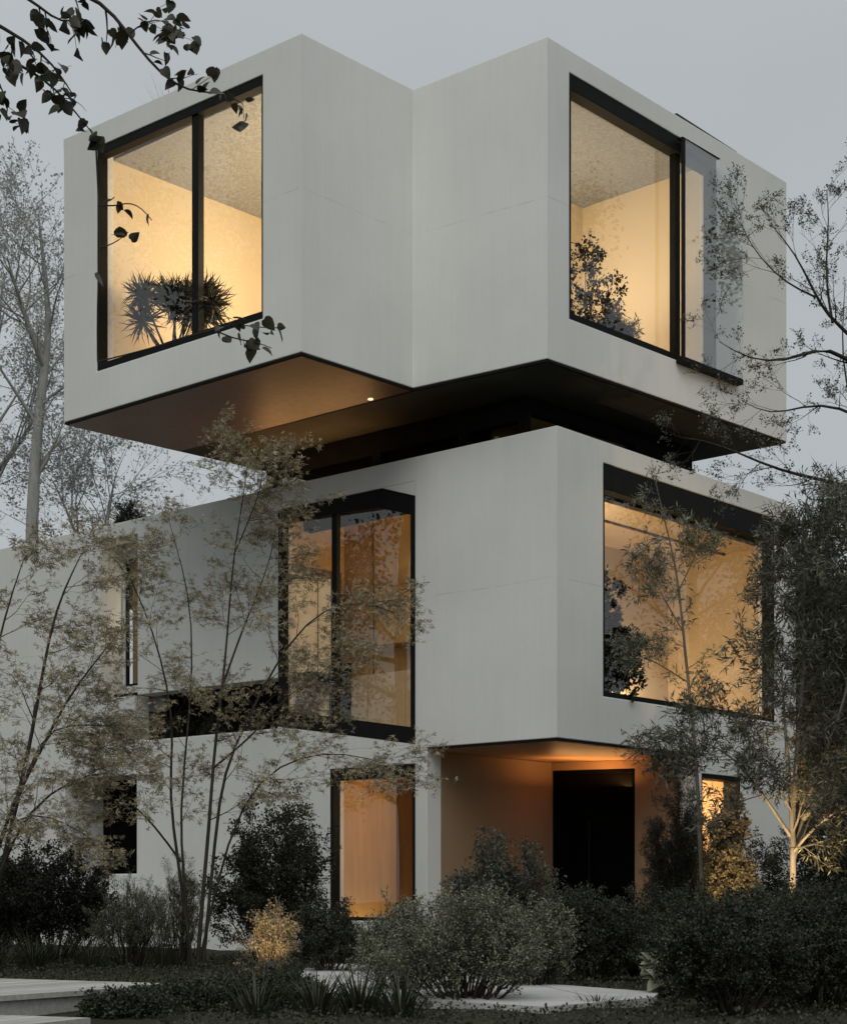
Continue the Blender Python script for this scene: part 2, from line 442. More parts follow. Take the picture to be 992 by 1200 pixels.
def pane(w, s0, s1, z0, z1, dep, mat, parent, name='glass_pane', th=.012):
    bm = bmn(); v = [bm.verts.new(w.pt(s, dep, z)) for s, z in ((s0, z0), (s1, z0), (s1, z1), (s0, z1))]
    bm.faces.new(v)
    return mesh_obj(name, bm, mat, parent)

def window(w, h, mulls, jamb=.05, head=.1, sill=.09, front=.015, glass=.27, mat='glass', warp=None):
    """frame lining the opening; mullions and panes are its sub-parts"""
    s0, s1, z0, z1 = h; e = .003
    wz = warp if warp else (lambda s, z: z)
    o = [(s0 + e, z0 + e), (s1 - e, z0 + e), (s1 - e, z1 - e), (s0 + e, z1 - e)]
    n = [(s0 + jamb, z0 + sill), (s1 - jamb, z0 + sill), (s1 - jamb, z1 - head), (s0 + jamb, z1 - head)]
    o = [(s, wz(s, z)) for s, z in o]; n = [(s, wz(s, z)) for s, z in n]
    bm = bmn(); wring(bm, w, o, n, front, glass + .08)
    fr = mesh_obj('window', bm, M['black'], house, .004)
    edges = [s0 + jamb] + [v for m in mulls for v in (m[0], m[1])] + [s1 - jamb]
    for m in mulls:
        bm = bmn()
        wprism(bm, w, [(m[0], wz(m[0], z0 + sill)), (m[1], wz(m[1], z0 + sill)), (m[1], wz(m[1], z1 - head)), (m[0], wz(m[0], z1 - head))], glass - .05, glass + .05)
        mesh_obj('mullion', bm, M['black'], fr, .003)
    for i in range(0, len(edges), 2):
        bm = bmn()
        a, b = edges[i], edges[i + 1]
        bm.faces.new([bm.verts.new(w.pt(s, glass, wz(s, z))) for s, z in ((a, z0 + sill), (b, z0 + sill), (b, z1 - head), (a, z1 - head))])
        mesh_obj('glass_pane', bm, M[mat], fr)
    return fr

def warpf(w, z0, z1, H):
    return lambda s, z: z0 + (z - z0) * ((H[0] + (H[1] - H[0]) * s / w.L) - z0) / (z1 - z0)

wp = warpf(wAF, zs, tA, (tA, tF))
ms = sorted((wAF.s(222), wAF.s(229.5)))
window(wAF, hUL, [ms], head=.12, sill=.10, jamb=.035, glass=.09, warp=wp)
wp2 = warpf(wCE, zs, tC, (tC, tE))
ms = sorted((wCE.s(796), wCE.s(801.5)))
wUR = window(wCE, hUR, [ms], head=.2, sill=.09, jamb=.05, glass=.12, warp=wp2)
# sliding glass panel standing proud of the wall, on a black rail
wSl = Wall(C[:2] - wCE.n * .1, E[:2] - wCE.n * .1)
s0, s1 = wSl.s(800), wSl.s(869.5)
zt, zbm = hUR[3] - .06, hUR[2] + .03
bm = bmn()
wprism(bm, wCE, [(s0, wp2(s0, zbm - .02)), (s1, wp2(s1, zbm - .02)), (s1, wp2(s1, zt - .03)), (s0, wp2(s0, zt))], -.105, -.093)
slid = mesh_obj('sliding_panel', bm, M['panelglass'], house)
bm = bmn(); wprism(bm, wCE, [(s0 - .03, wp2(s0, zbm - .085)), (s1, wp2(s1, zbm - .085)), (s1, wp2(s1, zbm)), (s0 - .03, wp2(s0, zbm))], -.12, -.004)
mesh_obj('rail', bm, M['black'], slid, .006)
bm = bmn(); wprism(bm, wCE, [(s0 - .02, wp2(s0, zbm)), (s0 + .03, wp2(s0, zbm)), (s0 + .03, wp2(s0, zt)), (s0 - .02, wp2(s0, zt))], -.12, -.08)
mesh_obj('stile', bm, M['black'], slid, .004)
s2 = wCE.s(836)
bm = bmn(); wprism(bm, wCE, [(s0 - .02, wp2(s0, zt + .002)), (s2, wp2(s2, zt + .002)), (s2, wp2(s2, zt + .014)), (s0 - .02, wp2(s0, zt + .014))], -.11, -.004)
mesh_obj('track', bm, M['black'], slid, .004)

# ------------------------------------------------------------------ recessed dark storey between the boxes
zr = EYE + 6.055                                   # parapet of the middle storey
K = at(615, 459, 6.781 * F / 596)
K1 = K[:2] + dL * Wall(K, K[:2] + dL).s(312); K2 = K[:2] + dR * Wall(K, K[:2] + dR).s(811)
wK1, wK2 = Wall(K, K1), Wall(K, K2)
zrb = zr - .55
h1 = [(wK1.s(x1), wK1.s(x0), zr - .35, zs - .36) for x0, x1 in ((322, 436), (446, 536), (546, 606))]
h2 = [(wK2.s(622), wK2.s(744), zr - .35, EYE + 6.53)]
bm = bmn()
build_wall(bm, wK1, zrb, zs - .046, h1, .16, .16, 0, ends=(False, True))
build_wall(bm, wK2, zrb, zs - .046, h2, .16, .16, 0, ends=(False, True))
bmesh.ops.remove_doubles(bm, verts=bm.verts, dist=.004)
clere = mesh_obj('clerestory_wall', bm, M['dark'], house, .006)
for w, hh in ((wK1, h1), (wK2, h2)):
    for (a, b, c_, d_) in hh:
        pane(w, a, b, c_, d_, .08, M['darkglass' if w is wK1 else 'glass'], clere)

# ------------------------------------------------------------------ middle and ground storeys
zb = EYE + 190.5 / F * 22.4
YD = 22.4
D = at(652.5, 500, YD)
G = at(932, 594.5, YD * 556 / 460.5)
P500 = at(500, 0, YD * 556 / (556 * (500 + 1850) / 2502.5))
wW = Wall(D, P500); Lw = wW.s(-90)
wW = Wall(D, wW.xy(Lw)); wG = Wall(D, G)
s500 = wW.s(500); sR = wG.s(817)
Q = cross_pt(wW.xy(s500), wW.n, (0, 0), np.array(((645.7 - CX) / F, 1.0)))
ZG = -.4
hLL = (wW.s(486), wW.s(325), wW.z(486, 872.4), wW.z(447.6, 572))
hN = hole(wW, 116.5, 161, 635, 817, 116.5)
hS = hole(wW, 157.6, 345, 815, 869, 157.6)
hG = hole(wW, 386, 486, 895, 1080, 486)
hO = hole(wW, 76, 160, 908, 1024, 160)
hN = (hN[0], hN[1], hS[3], hN[3])
bm = bmn()
build_wall(bm, wW, ZG, zr, [(0, s500, ZG, zb), hLL, hN, hS, hG, hO], T, T, 0, ends=(False, True))
hLR = hole(wG, 706.7, 908, 542, 816, 706.7)
hB = (wG.s(822), wG.s(868), .25, EYE + (HOR - 906) / F * wG.xy(sR)[1])
build_wall(bm, wG, ZG, zr, [(0, sR, ZG, zb), hLR, hB], T, T, T, ends=(False, True))
bmesh.ops.remove_doubles(bm, verts=bm.verts, dist=.004)
# corner fills that give the tall window its chamfered head and raked sill
top = hLL[3]; bot = hLL[2]
pk = wW.s(447.6); zR = wW.z(486, 580.5); zBL = wW.z(330, 851)
zTL = wW.z(328.5, 601.5)
mesh_obj('main_wall', bm, M['plaster'], house, .012)
bm = bmn()
wprism(bm, wW, [(hLL[0], top), (hLL[0], zR), (pk, top)], 0.0, T)
mesh_obj('wall_infill', bm, M['plaster'], house)
bm = bmn()
wprism(bm, wW, [(hLL[0], bot), (hLL[1], bot), (hLL[1], zBL)], 0.0, T)
mesh_obj('wall_infill', bm, M['plaster'], house)
wGe = Wall(G, G[:2] + wG.n * 6.0)
if wGe.n @ (D[:2] - G[:2]) < 0: wGe.n = -wGe.n
bm = bmn(); build_wall(bm, wGe, ZG, zr, [], T, T, 0, ends=(False, True), S=(0, 6)); mesh_obj('end_wall', bm, M['plaster'], house)
# roof deck of the middle storey
rp_ = [wW.xy(.3, .3), wG.xy(wG.L - .3, .3), wG.xy(wG.L - .3, 6.0), wW.xy(wW.L, 8), wW.xy(wW.L, .3)]
bm = bmn(); prism(bm, rp_, zr - .2, zr - .09); mesh_obj('roof', bm, M['roofing'], house)

# tall window at the left of the middle storey
e = .003
out5 = [(hLL[0] + e, bot + e), (hLL[1] - e, zBL + .002), (hLL[1] - e, top - e), (pk, top - e), (hLL[0] + e, zR - e)]
jr = wW.s(480) ; jl = wW.s(330.5)
inn5 = [(jr, wW.z(480, 852)), (jl, wW.z(330.5, 833)), (jl, wW.z(331.5, 611)), (wW.s(443), wW.z(443, 594.6)), (jr, wW.z(480, 603))]
bm = bmn(); wring(bm, wW, out5, inn5, .012, .13); wLLf = mesh_obj('window', bm, M['black'], house, .004)
a, b = wW.s(391.5), wW.s(385.5)
zmt = wW.z(388, 603); zmb = wW.z(388, 842)
bm = bmn(); wbox(bm, wW, a, b, .05, .125, zmb - .05, zmt + .05); mesh_obj('mullion', bm, M['black'], wLLf, .003)
bm = bmn(); bm.faces.new([bm.verts.new(wW.pt(s, .09, z)) for s, z in inn5]); mesh_obj('glass_pane', bm, M['glass'], wLLf)

window(wG, hLR, [], head=.34, sill=.07, jamb=.05, glass=.12)
msG = []
window(wW, hG, [], head=.16, sill=.05, jamb=.06, glass=.08)
window(wG, hB, [], head=.06, sill=.06, jamb=.04, glass=.2)
# deep niche with a small lit window
nf = .5
bm = bmn(); wbox(bm, wW, hN[1] + .01, hN[1] + .08, T, nf + .05, hN[2], hN[3] + .05)
wbox(bm, wW, hN[0] - .08, hN[0] - .01, T, nf + .05, hN[2], hN[3] + .05)
wbox(bm, wW, hN[0] - .08, hN[1] + .08, T, nf + .05, hN[3] + .005, hN[3] + .1)
mesh_obj('niche_lining', bm, M['plaster'], house)
hNw = (hN[0] + .44, hN[1] - .03, hN[2] + .25, hN[3] - .22)
bm = bmn()
bmw = Wall(wW.xy(0, nf), wW.xy(wW.L, nf)); bmw.n = wW.n
build_wall(bm, bmw, hN[2] - .2, hN[3] + .02, [hNw], .08, S=(hN[0] - .05, hN[1] + .05))
mesh_obj('niche_wall', bm, M['plaster'], house)
bm = bmn(); wring(bm, bmw, [(hNw[0] + .002, hNw[2] + .002), (hNw[1] - .002, hNw[2] + .002), (hNw[1] - .002, hNw[3] - .002), (hNw[0] + .002, hNw[3] - .002)],
                  [(hNw[0] + .04, hNw[2] + .04), (hNw[1] - .04, hNw[2] + .04), (hNw[1] - .04, hNw[3] - .05), (hNw[0] + .04, hNw[3] - .05)], .02, .07)
nwf = mesh_obj('window', bm, M['black'], house)
pane(bmw, hNw[0] + .04, hNw[1] - .04, hNw[2] + .04, hNw[3] - .05, .045, M['glass'], nwf)
# planter slot: dark back and a floor
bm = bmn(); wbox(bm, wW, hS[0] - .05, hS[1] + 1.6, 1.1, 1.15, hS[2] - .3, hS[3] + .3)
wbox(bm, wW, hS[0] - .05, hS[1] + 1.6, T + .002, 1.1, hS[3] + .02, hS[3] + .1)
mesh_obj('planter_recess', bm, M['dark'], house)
bm = bmn(); wbox(bm, wW, hS[0] - .05, hS[1] + .05, T + .002, 1.1, hS[2] - .3, hS[2] - .08); mesh_obj('planter_bed', bm, M['soil'], house)
# shadowed opening on the ground floor, left
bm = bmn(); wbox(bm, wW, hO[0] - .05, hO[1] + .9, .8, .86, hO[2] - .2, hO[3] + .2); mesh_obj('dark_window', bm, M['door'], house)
bm = bmn(); wbox(bm, wW, hO[1] + .005, hO[1] + .08, T + .002, .8, hO[2] - .2, hO[3] + .2)
wbox(bm, wW, hO[0] - .05, hO[1] + .08, T + .002, .8, hO[3] + .01, hO[3] + .1); mesh_obj('niche_lining', bm, M['plaster'], house)

# porch
bm = bmn()
c1 = wW.xy(s500, .0); c2 = D[:2]; c3 = wG.xy(sR)
prism(bm, inset_poly([c2, c1, Q[:2], c3], .008), zb - .03, zb - .002); mesh_obj('drip_edge', bm, M['black'], house)
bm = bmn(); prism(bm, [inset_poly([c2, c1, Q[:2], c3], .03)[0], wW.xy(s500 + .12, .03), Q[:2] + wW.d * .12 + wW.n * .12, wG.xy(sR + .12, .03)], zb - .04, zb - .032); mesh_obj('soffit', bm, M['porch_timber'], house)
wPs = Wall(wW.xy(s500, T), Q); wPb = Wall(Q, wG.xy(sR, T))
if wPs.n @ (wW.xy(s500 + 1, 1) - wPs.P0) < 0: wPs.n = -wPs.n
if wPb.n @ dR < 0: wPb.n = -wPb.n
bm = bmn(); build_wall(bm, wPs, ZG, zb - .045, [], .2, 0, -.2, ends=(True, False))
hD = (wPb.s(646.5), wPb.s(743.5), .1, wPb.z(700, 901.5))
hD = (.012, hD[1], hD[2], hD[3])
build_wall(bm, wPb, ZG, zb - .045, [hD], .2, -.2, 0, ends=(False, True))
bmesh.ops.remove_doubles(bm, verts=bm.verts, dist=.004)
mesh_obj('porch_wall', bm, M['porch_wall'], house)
mid = (hD[0] + hD[1]) / 2
door = None
bm = bmn(); wring(bm, wPb, [(hD[0] + .003, hD[2]), (hD[1] - .003, hD[2]), (hD[1] - .003, hD[3] - .003), (hD[0] + .003, hD[3] - .003)],
                  [(hD[0] + .05, hD[2] + .02), (hD[1] - .05, hD[2] + .02), (hD[1] - .05, hD[3] - .06), (hD[0] + .05, hD[3] - .06)], .03, .16)
door = mesh_obj('door', bm, M['door'], house)
for a, b in ((hD[0] + .052, mid - .004), (mid + .004, hD[1] - .052)):
    bm = bmn(); wbox(bm, wPb, a, b, .1, .15, hD[2] + .022, hD[3] - .062); lf = mesh_obj('door_leaf', bm, M['door'], door, .004)
bm = bmn(); wbox(bm, wPb, mid - .09, mid - .06, .04, .065, 1.0, 1.9); wbox(bm, wPb, mid - .085, mid - .065, .065, .1, 1.05, 1.08); wbox(bm, wPb, mid - .085, mid - .065, .065, .1, 1.82, 1.85)
mesh_obj('handle', bm, M['black'], door)
bm = bmn(); prism(bm, [D[:2] + (c3 - D[:2]) * -.05, c1, Q[:2], c3], -.1, .09); mesh_obj('porch_floor', bm, M['concrete'], house)

# ------------------------------------------------------------------ rooms behind the glass
WARM = (1.0, .82, .575)
def area(name, p, sx, sy, power, color=WARM, down=True):
    d = bpy.data.lights.new(name, 'AREA'); d.shape = 'RECTANGLE'; d.size = sx; d.size_y = sy; d.energy = power; d.color = color
    o = bpy.data.objects.new(name, d); COL.objects.link(o); o.location = p
    if not down: o.rotation_euler = (R(180), 0, 0)
    return o
def point(name, p, power, color=WARM, rad=.12):
    d = bpy.data.lights.new(name, 'POINT'); d.energy = power; d.color = color; d.shadow_soft_size = rad
    o = bpy.data.objects.new(name, d); COL.objects.link(o); o.location = p; return o

def room(w, s0, s1, d0, d1, z0, z1, mat='room', ceil='room', floor='room_wood', front=True):
    bm = bmn(); k = .06
    wbox(bm, w, s0 - k, s1 + k, d1, d1 + k, z0 - k, z1 + k)
    wbox(bm, w, s0 - k, s0, d0, d1, z0 - k, z1 + k)
    wbox(bm, w, s1, s1 + k, d0, d1, z0 - k, z1 + k)
    r = mesh_obj('room_wall', bm, M[mat], house)
    bm = bmn(); wbox(bm, w, s0, s1, d0, d1, z1, z1 + k - .01); mesh_obj('ceiling', bm, M[ceil], house)
    bm = bmn(); wbox(bm, w, s0, s1, d0, d1, z0 - k + .01, z0); mesh_obj('room_floor', bm, M[floor], house)
    return r
def room_lamp(w, s, d, z, power, rad=.15):
    return point('room_lamp', w.pt(s, d, z), power, rad=rad)

T2 = T - .04
# upper left
s_l = hUL[1] + .04
room(wAF, .62, s_l, T2, 4.2, zs + .25, hUL[3] + .02, ceil='amber_ceiling')
room_lamp(wAF, .95, 1.5, hUL[3] - 1.4, 150)
pL = wAF.pt(s_l - .5, 2.2, zs + .6); point('low_fill_light', pL, 80, rad=.2)  # low fill lights added out of sight in the rooms; no floor lamp stands there
def ceiling_fill(w, s, d, z, power):
    d_ = bpy.data.lights.new('ceiling_fill', 'SPOT'); d_.energy = power; d_.color = WARM; d_.spot_size = R(130); d_.spot_blend = 1; d_.shadow_soft_size = .15  # upward spot added to brighten the ceiling, without a fitting
    o = bpy.data.objects.new('ceiling_fill', d_); COL.objects.link(o); o.location = w.pt(s, d, z); o.rotation_euler = (R(180), 0, 0)
ceiling_fill(wAF, 2.4, 2.0, zs + .45, 520)
# upper right
s_r = hUR[1] + .05
room(wCE, .35, s_r, T2, 2.45, zs + .25, hUR[3] - .02, ceil='amber_ceiling')
room_lamp(wCE, .75, 1.5, hUR[3] - 1.4, 40)
pR = wCE.pt(s_r - .6, 1.6, zs + .6); point('low_fill_light', pR, 22, rad=.2)
ceiling_fill(wCE, 2.2, 1.4, zs + .45, 380)
# middle right
s_r = hLR[1] + .06
zc = EYE + 5.36
room(wG, hLR[0] - .5, s_r, T2, 1.95, hLR[2] - .2, zc, 'tan_room', 'tan_room')
room_lamp(wG, hLR[0] - .1, 1.3, zc - .9, 130)
point('low_fill_light', wG.pt(s_r - 1.4, 1.5, hLR[2] + .2), 40, rad=.2)
bm = bmn(); wbox(bm, wG, hLR[0] - .4, s_r - .02, .9, .93, zc - .03, zc - .001); mesh_obj('ceiling_track', bm, M['brown'], house)
# middle left: a shallow room, panelled end wall and a cabinet along the back
s_l = hLL[1] + .05
zc = hLL[3] + .02
wE = Wall(wW.xy(s_l, T2), wW.xy(s_l, 3.2)); wE.n = -wW.d   # end wall seen through the glass; n points into the room
dB = T2 + wE.s(403)
room(wW, hLL[0] - .3, s_l, T2, dB, bot + .03, zc, 'room_wood', 'room')
room_lamp(wW, hLL[0] - .05, T2 + (dB - T2) * .55, zc - 1.3, 60, .1)
point('low_fill_light', wW.pt(s_l - .55, T2 + .25, bot + .2), 20, rad=.1)
ztn = wE.z(331, 668)
bm = bmn(); wbox(bm, wE, .02, wE.s(386), .002, .03, bot + .04, ztn); mesh_obj('cream_panel', bm, M['cream'], house)
bm = bmn(); wbox(bm, wE, .02, wE.s(397), .002, .06, ztn + .003, ztn + .11); wbox(bm, wE, wE.s(386) + .002, wE.s(397), .002, .06, bot + .04, ztn + .002)
mesh_obj('panel_trim', bm, M['brown'], house)
bm = bmn(); wbox(bm, wE, wE.s(370), wE.s(371), .031, .035, bot + .05, ztn - .02); mesh_obj('panel_trim', bm, M['brown'], house)
wBk = Wall(wW.xy(0, dB - .32), wW.xy(wW.L, dB - .32)); wBk.n = wW.n
zk = wBk.z(420, 792)
x0_, x1_ = hLL[0] - .28, s_l - .06
bm = bmn()
for k in range(4):
    a_ = x0_ + (x1_ - x0_) * k / 4; wbox(bm, wW, a_ + .004, x0_ + (x1_ - x0_) * (k + 1) / 4 - .004, dB - .32, dB - .003, bot + .14, zk)
mesh_obj('cabinet', bm, M['cabinet'], house, .003)
bm = bmn(); wbox(bm, wW, x0_, x1_, dB - .28, dB - .003, bot + .035, bot + .135); mesh_obj('cabinet_plinth', bm, M['brown'], house)
bm = bmn(); wbox(bm, wW, x0_, wBk.s(440), dB - .3, dB - .003, zk + .42, wBk.z(445, 690)); mesh_obj('wall_cabinet', bm, M['room_wood'], house, .004)
bm = bmn(); wbox(bm, wW, wBk.s(421), wBk.s(420.4), dB - .012, dB - .004, zk + .01, zc - .02); mesh_obj('panel_trim', bm, M['brown'], house)
# ground left
room(wW, s500 + .28, hG[1] + .25, T2, 1.7, .1, hG[3] + .05, 'room_wood', 'room_wood')
room_lamp(wW, s500 + .45, 1.05, hG[3] - .5, 25, .08)
bm = bmn(); wbox(bm, wW, s500 + .29, hG[1] + .24, 1.685, 1.695, .11, hG[3] + .04); mesh_obj('panel_backing', bm, M['brown'], house)
bm = bmn()
for k in range(6):
    a = s500 + .3 + k * .225
    wbox(bm, wW, a, a + .205, 1.62 - .02 * (k % 2), 1.68, .12, hG[3] + .03)
mesh_obj('timber_panelling', bm, M['room_wood'], house, .004)
bm = bmn(); wbox(bm, wW, hG[0] + .06, hG[1] - .06, .09, .11, .40, .42); mesh_obj('glazing_bar', bm, M['brown'], house)
# ground right (behind the shrubs)
room(wG, sR + .29, hB[1] + .3, T2, 1.6, .1, hB[3] + .05, 'room_wood', 'room')
point('low_fill_light', wW.pt(hG[1] - .1, .9, .25), 5, rad=.1)
room_lamp(wG, sR + .5, 1.1, hB[3] - .4, 70, .08)
# niche window and clerestory
pn = wW.pt(hNw[0] - .1, nf + .5, hNw[3] - .9)
bm = bmn(); wbox(bm, wW, hNw[0] - .3, hNw[1] + .9, nf + .9, nf + .95, hNw[2] - .3, hNw[3] + .3); mesh_obj('room_wall', bm, M['room_wood'], house)
point('niche_lamp', pn, 16, rad=.05)
bm = bmn(); wbox(bm, wK2, .2, wK2.s(744) + .05, .75, .8, zrb, zs - .05); mesh_obj('room_wall', bm, M['room_wood'], house)
bm = bmn(); wbox(bm, wK2, .2, wK2.s(744) + .05, .16, .75, EYE + 6.54, EYE + 6.58); mesh_obj('ceiling', bm, M['room_wood'], house)
point('clerestory_lamp', wK2.pt(wK2.s(690), .45, zr - .4), 80, rad=.05)
bm = bmn(); wbox(bm, wK1, .3, wK1.L, 1.6, 1.65, zrb, zs - .05); mesh_obj('room_wall', bm, M['timber'], house)
point('clerestory_lamp', wK1.pt(wK1.s(350), .8, zr - .4), 30, rad=.05)

# unseen lamp added on the lower roof to wash the timber soffit
up = wK1.pt(wK1.s(372), -.32, zr - .05)
bm = bmn(); bmesh.ops.create_cone(bm, cap_ends=True, segments=16, radius1=.07, radius2=.05, depth=.1)
bmesh.ops.translate(bm, verts=bm.verts, vec=(up.x, up.y, zr - .035)); mesh_obj('added_uplight', bm, M['steel'], house)
sd = bpy.data.lights.new('added_uplight', 'AREA'); sd.shape = 'RECTANGLE'; sd.size = 2.4; sd.size_y = .1; sd.energy = 42; sd.color = (1, .52, .19)
so = bpy.data.objects.new('added_uplight_beam', sd); COL.objects.link(so); ul = wK1.pt(wK1.s(385), -.3, zr - .02); so.location = ul
ax = Vector((*wK1.d, 0)); zz_ = -Vector((*(-wK1.n * .75), .8)).normalized(); yy_ = zz_.cross(ax)
from mathutils import Matrix
so.rotation_euler = Matrix((ax, yy_, zz_)).transposed().to_euler()
# cove lamp over the porch door, shining up at the soffit
sd = bpy.data.lights.new('porch_lamp', 'AREA'); sd.shape = 'RECTANGLE'; sd.size = 1.9; sd.size_y = .12; sd.energy = 23; sd.color = (1, .47, .16)
so = bpy.data.objects.new('porch_lamp', sd); COL.objects.link(so); pp = wPb.pt(wPb.L * .5, -.14, zb - .42); so.location = pp
so.rotation_euler = (R(180), 0, math.atan2(-wPb.d[1], wPb.d[0]))
bm = bmn(); wbox(bm, wPb, .2, hD[1] - .1, -.2, -.003, zb - .455, zb - .43); mesh_obj('lamp_shelf', bm, M['door'], house, .004)

# ------------------------------------------------------------------ ground, path, deck
def structure(name, bm, mat):
    o = mesh_obj(name, bm, mat); o['kind'] = 'structure'; return o
bm = bmn()
nx = 60
xs = np.concatenate([np.linspace(-600, -30, 8), np.linspace(-25, 25, 60), np.linspace(30, 600, 8)])
ys = np.concatenate([np.linspace(-120, 4, 8), np.linspace(5, 34, 60), np.linspace(38, 1200, 10)])
rg = np.random.default_rng(3)
gv = [[bm.verts.new((x, y, (rg.uniform(-.02, .02) if 5 < y < 34 and abs(x) < 25 else 0))) for x in xs] for y in ys]
for j in range(len(ys) - 1):
    for i in range(len(xs) - 1):
        bm.faces.new((gv[j][i], gv[j][i + 1], gv[j + 1][i + 1], gv[j + 1][i]))
structure('ground', bm, M['soil'])
def gpt(px, py, z):
    Y = (EYE - z) * F / (py - HOR); return ((px - CX) / F * Y, Y)
bm = bmn(); prism(bm, [gpt(x, y, .05) for x, y in ((362, 1129), (470, 1131), (600, 1150), (772, 1163), (765, 1169), (640, 1180), (470, 1170), (340, 1158))], -.1, .05)
pa = structure('path', bm, M['concrete'])
# timber deck in two levels: boards are one surface
def boards(bm, p0, p1, n0, wid, count, z, th):
    p0 = np.array(p0); p1 = np.array(p1); n0 = np.array(n0); n0 = n0 / np.linalg.norm(n0)
    for k in range(count):
        a = p0 + n0 * wid * k; b = p1 + n0 * wid * k
        prism(bm, [a, b, b + n0 * (wid - .012), a + n0 * (wid - .012)], z - th, z)
deck = thing('timber_deck', 'weathered pale timber deck with one lower step at the left edge', 'deck', (-3, 13, 0))
d0 = gpt(-200, 1181, .14); d1 = gpt(212, 1153, .14)
n_ = np.array((-(d1[1] - d0[1]), d1[0] - d0[0]))
bm = bmn(); boards(bm, d0, d1, n_, .145, 41, .14, .035); mesh_obj('deck_surface', bm, M['deck'], deck)
bm = bmn(); prism(bm, [np.array(d0) + n_ / np.linalg.norm(n_) * .03, np.array(d1) + n_ / np.linalg.norm(n_) * .03, np.array(d1) + n_ / np.linalg.norm(n_) * 5.85, np.array(d0) + n_ / np.linalg.norm(n_) * 5.85], -.05, .104)
mesh_obj('fascia', bm, M['deck'], deck)
e0 = gpt(-200, 1226, .05); e1 = gpt(106, 1193, .05)
n2_ = np.array((-(e1[1] - e0[1]), e1[0] - e0[0]))
bm = bmn(); boards(bm, e0, e1, n2_, .145, 9, .05, .04); mesh_obj('deck_step', bm, M['deck'], deck)

# ------------------------------------------------------------------ plants
def nrm(v):
    v = np.asarray(v, float); return v / np.maximum(np.linalg.norm(v, axis=-1, keepdims=True), 1e-9)

TPL = {
    'oval': (np.array([(0, 0, 0), (.30, .35, .05), (.24, .72, .02), (0, 1, -.06), (-.24, .72, .02), (-.30, .35, .05)]), [(0, 1, 2, 3), (0, 3, 4, 5)]),
    'diamond': (np.array([(0, 0, 0), (.32, .5, .04), (0, 1, -.03), (-.32, .5, .04)]), [(0, 1, 2, 3)]),
    'lance': (np.array([(0, 0, 0), (.085, .45, .0), (0, 1, -.08), (-.085, .45, .0)]), [(0, 1, 2, 3)]),
    'maple': (np.array([(0, 0, 0), (.11, .5, 0), (0, 1, -.1), (-.11, .5, 0), (0, 0, 0), (.40, .30, 0), (.72, .62, -.1), (.24, .42, 0),
                        (0, 0, 0), (-.24, .42, 0), (-.72, .62, -.1), (-.40, .30, 0)]), [(0, 1, 2, 3), (4, 5, 6, 7), (8, 9, 10, 11)]),
    'heart': (np.array([(0, .04, 0), (.2, -.02, .03), (.4, .15, .09), (.42, .4, .1), (.26, .72, .04), (0, 1.05, -.12), (-.26, .72, .04), (-.42, .4, .1), (-.4, .15, .09), (-.2, -.02, .03), (0, .5, -.02)]),
              [(0, 1, 2, 10), (2, 3, 10), (3, 4, 10), (4, 5, 10), (5, 6, 10), (6, 7, 10), (7, 8, 10), (8, 9, 0, 10)]),
    'blade': (np.array([(0, 0, 0), (.028, .3, .03), (.03, .65, -.05), (0, 1, -.3), (-.03, .65, -.05), (-.028, .3, .03)]), [(0, 1, 2, 5), (5, 2, 3, 4)]),
    'quad': (np.array([(-.5, 0, 0), (.5, 0, .1), (.5, 1, 0), (-.5, 1, .1)]), [(0, 1, 2, 3)]),
}

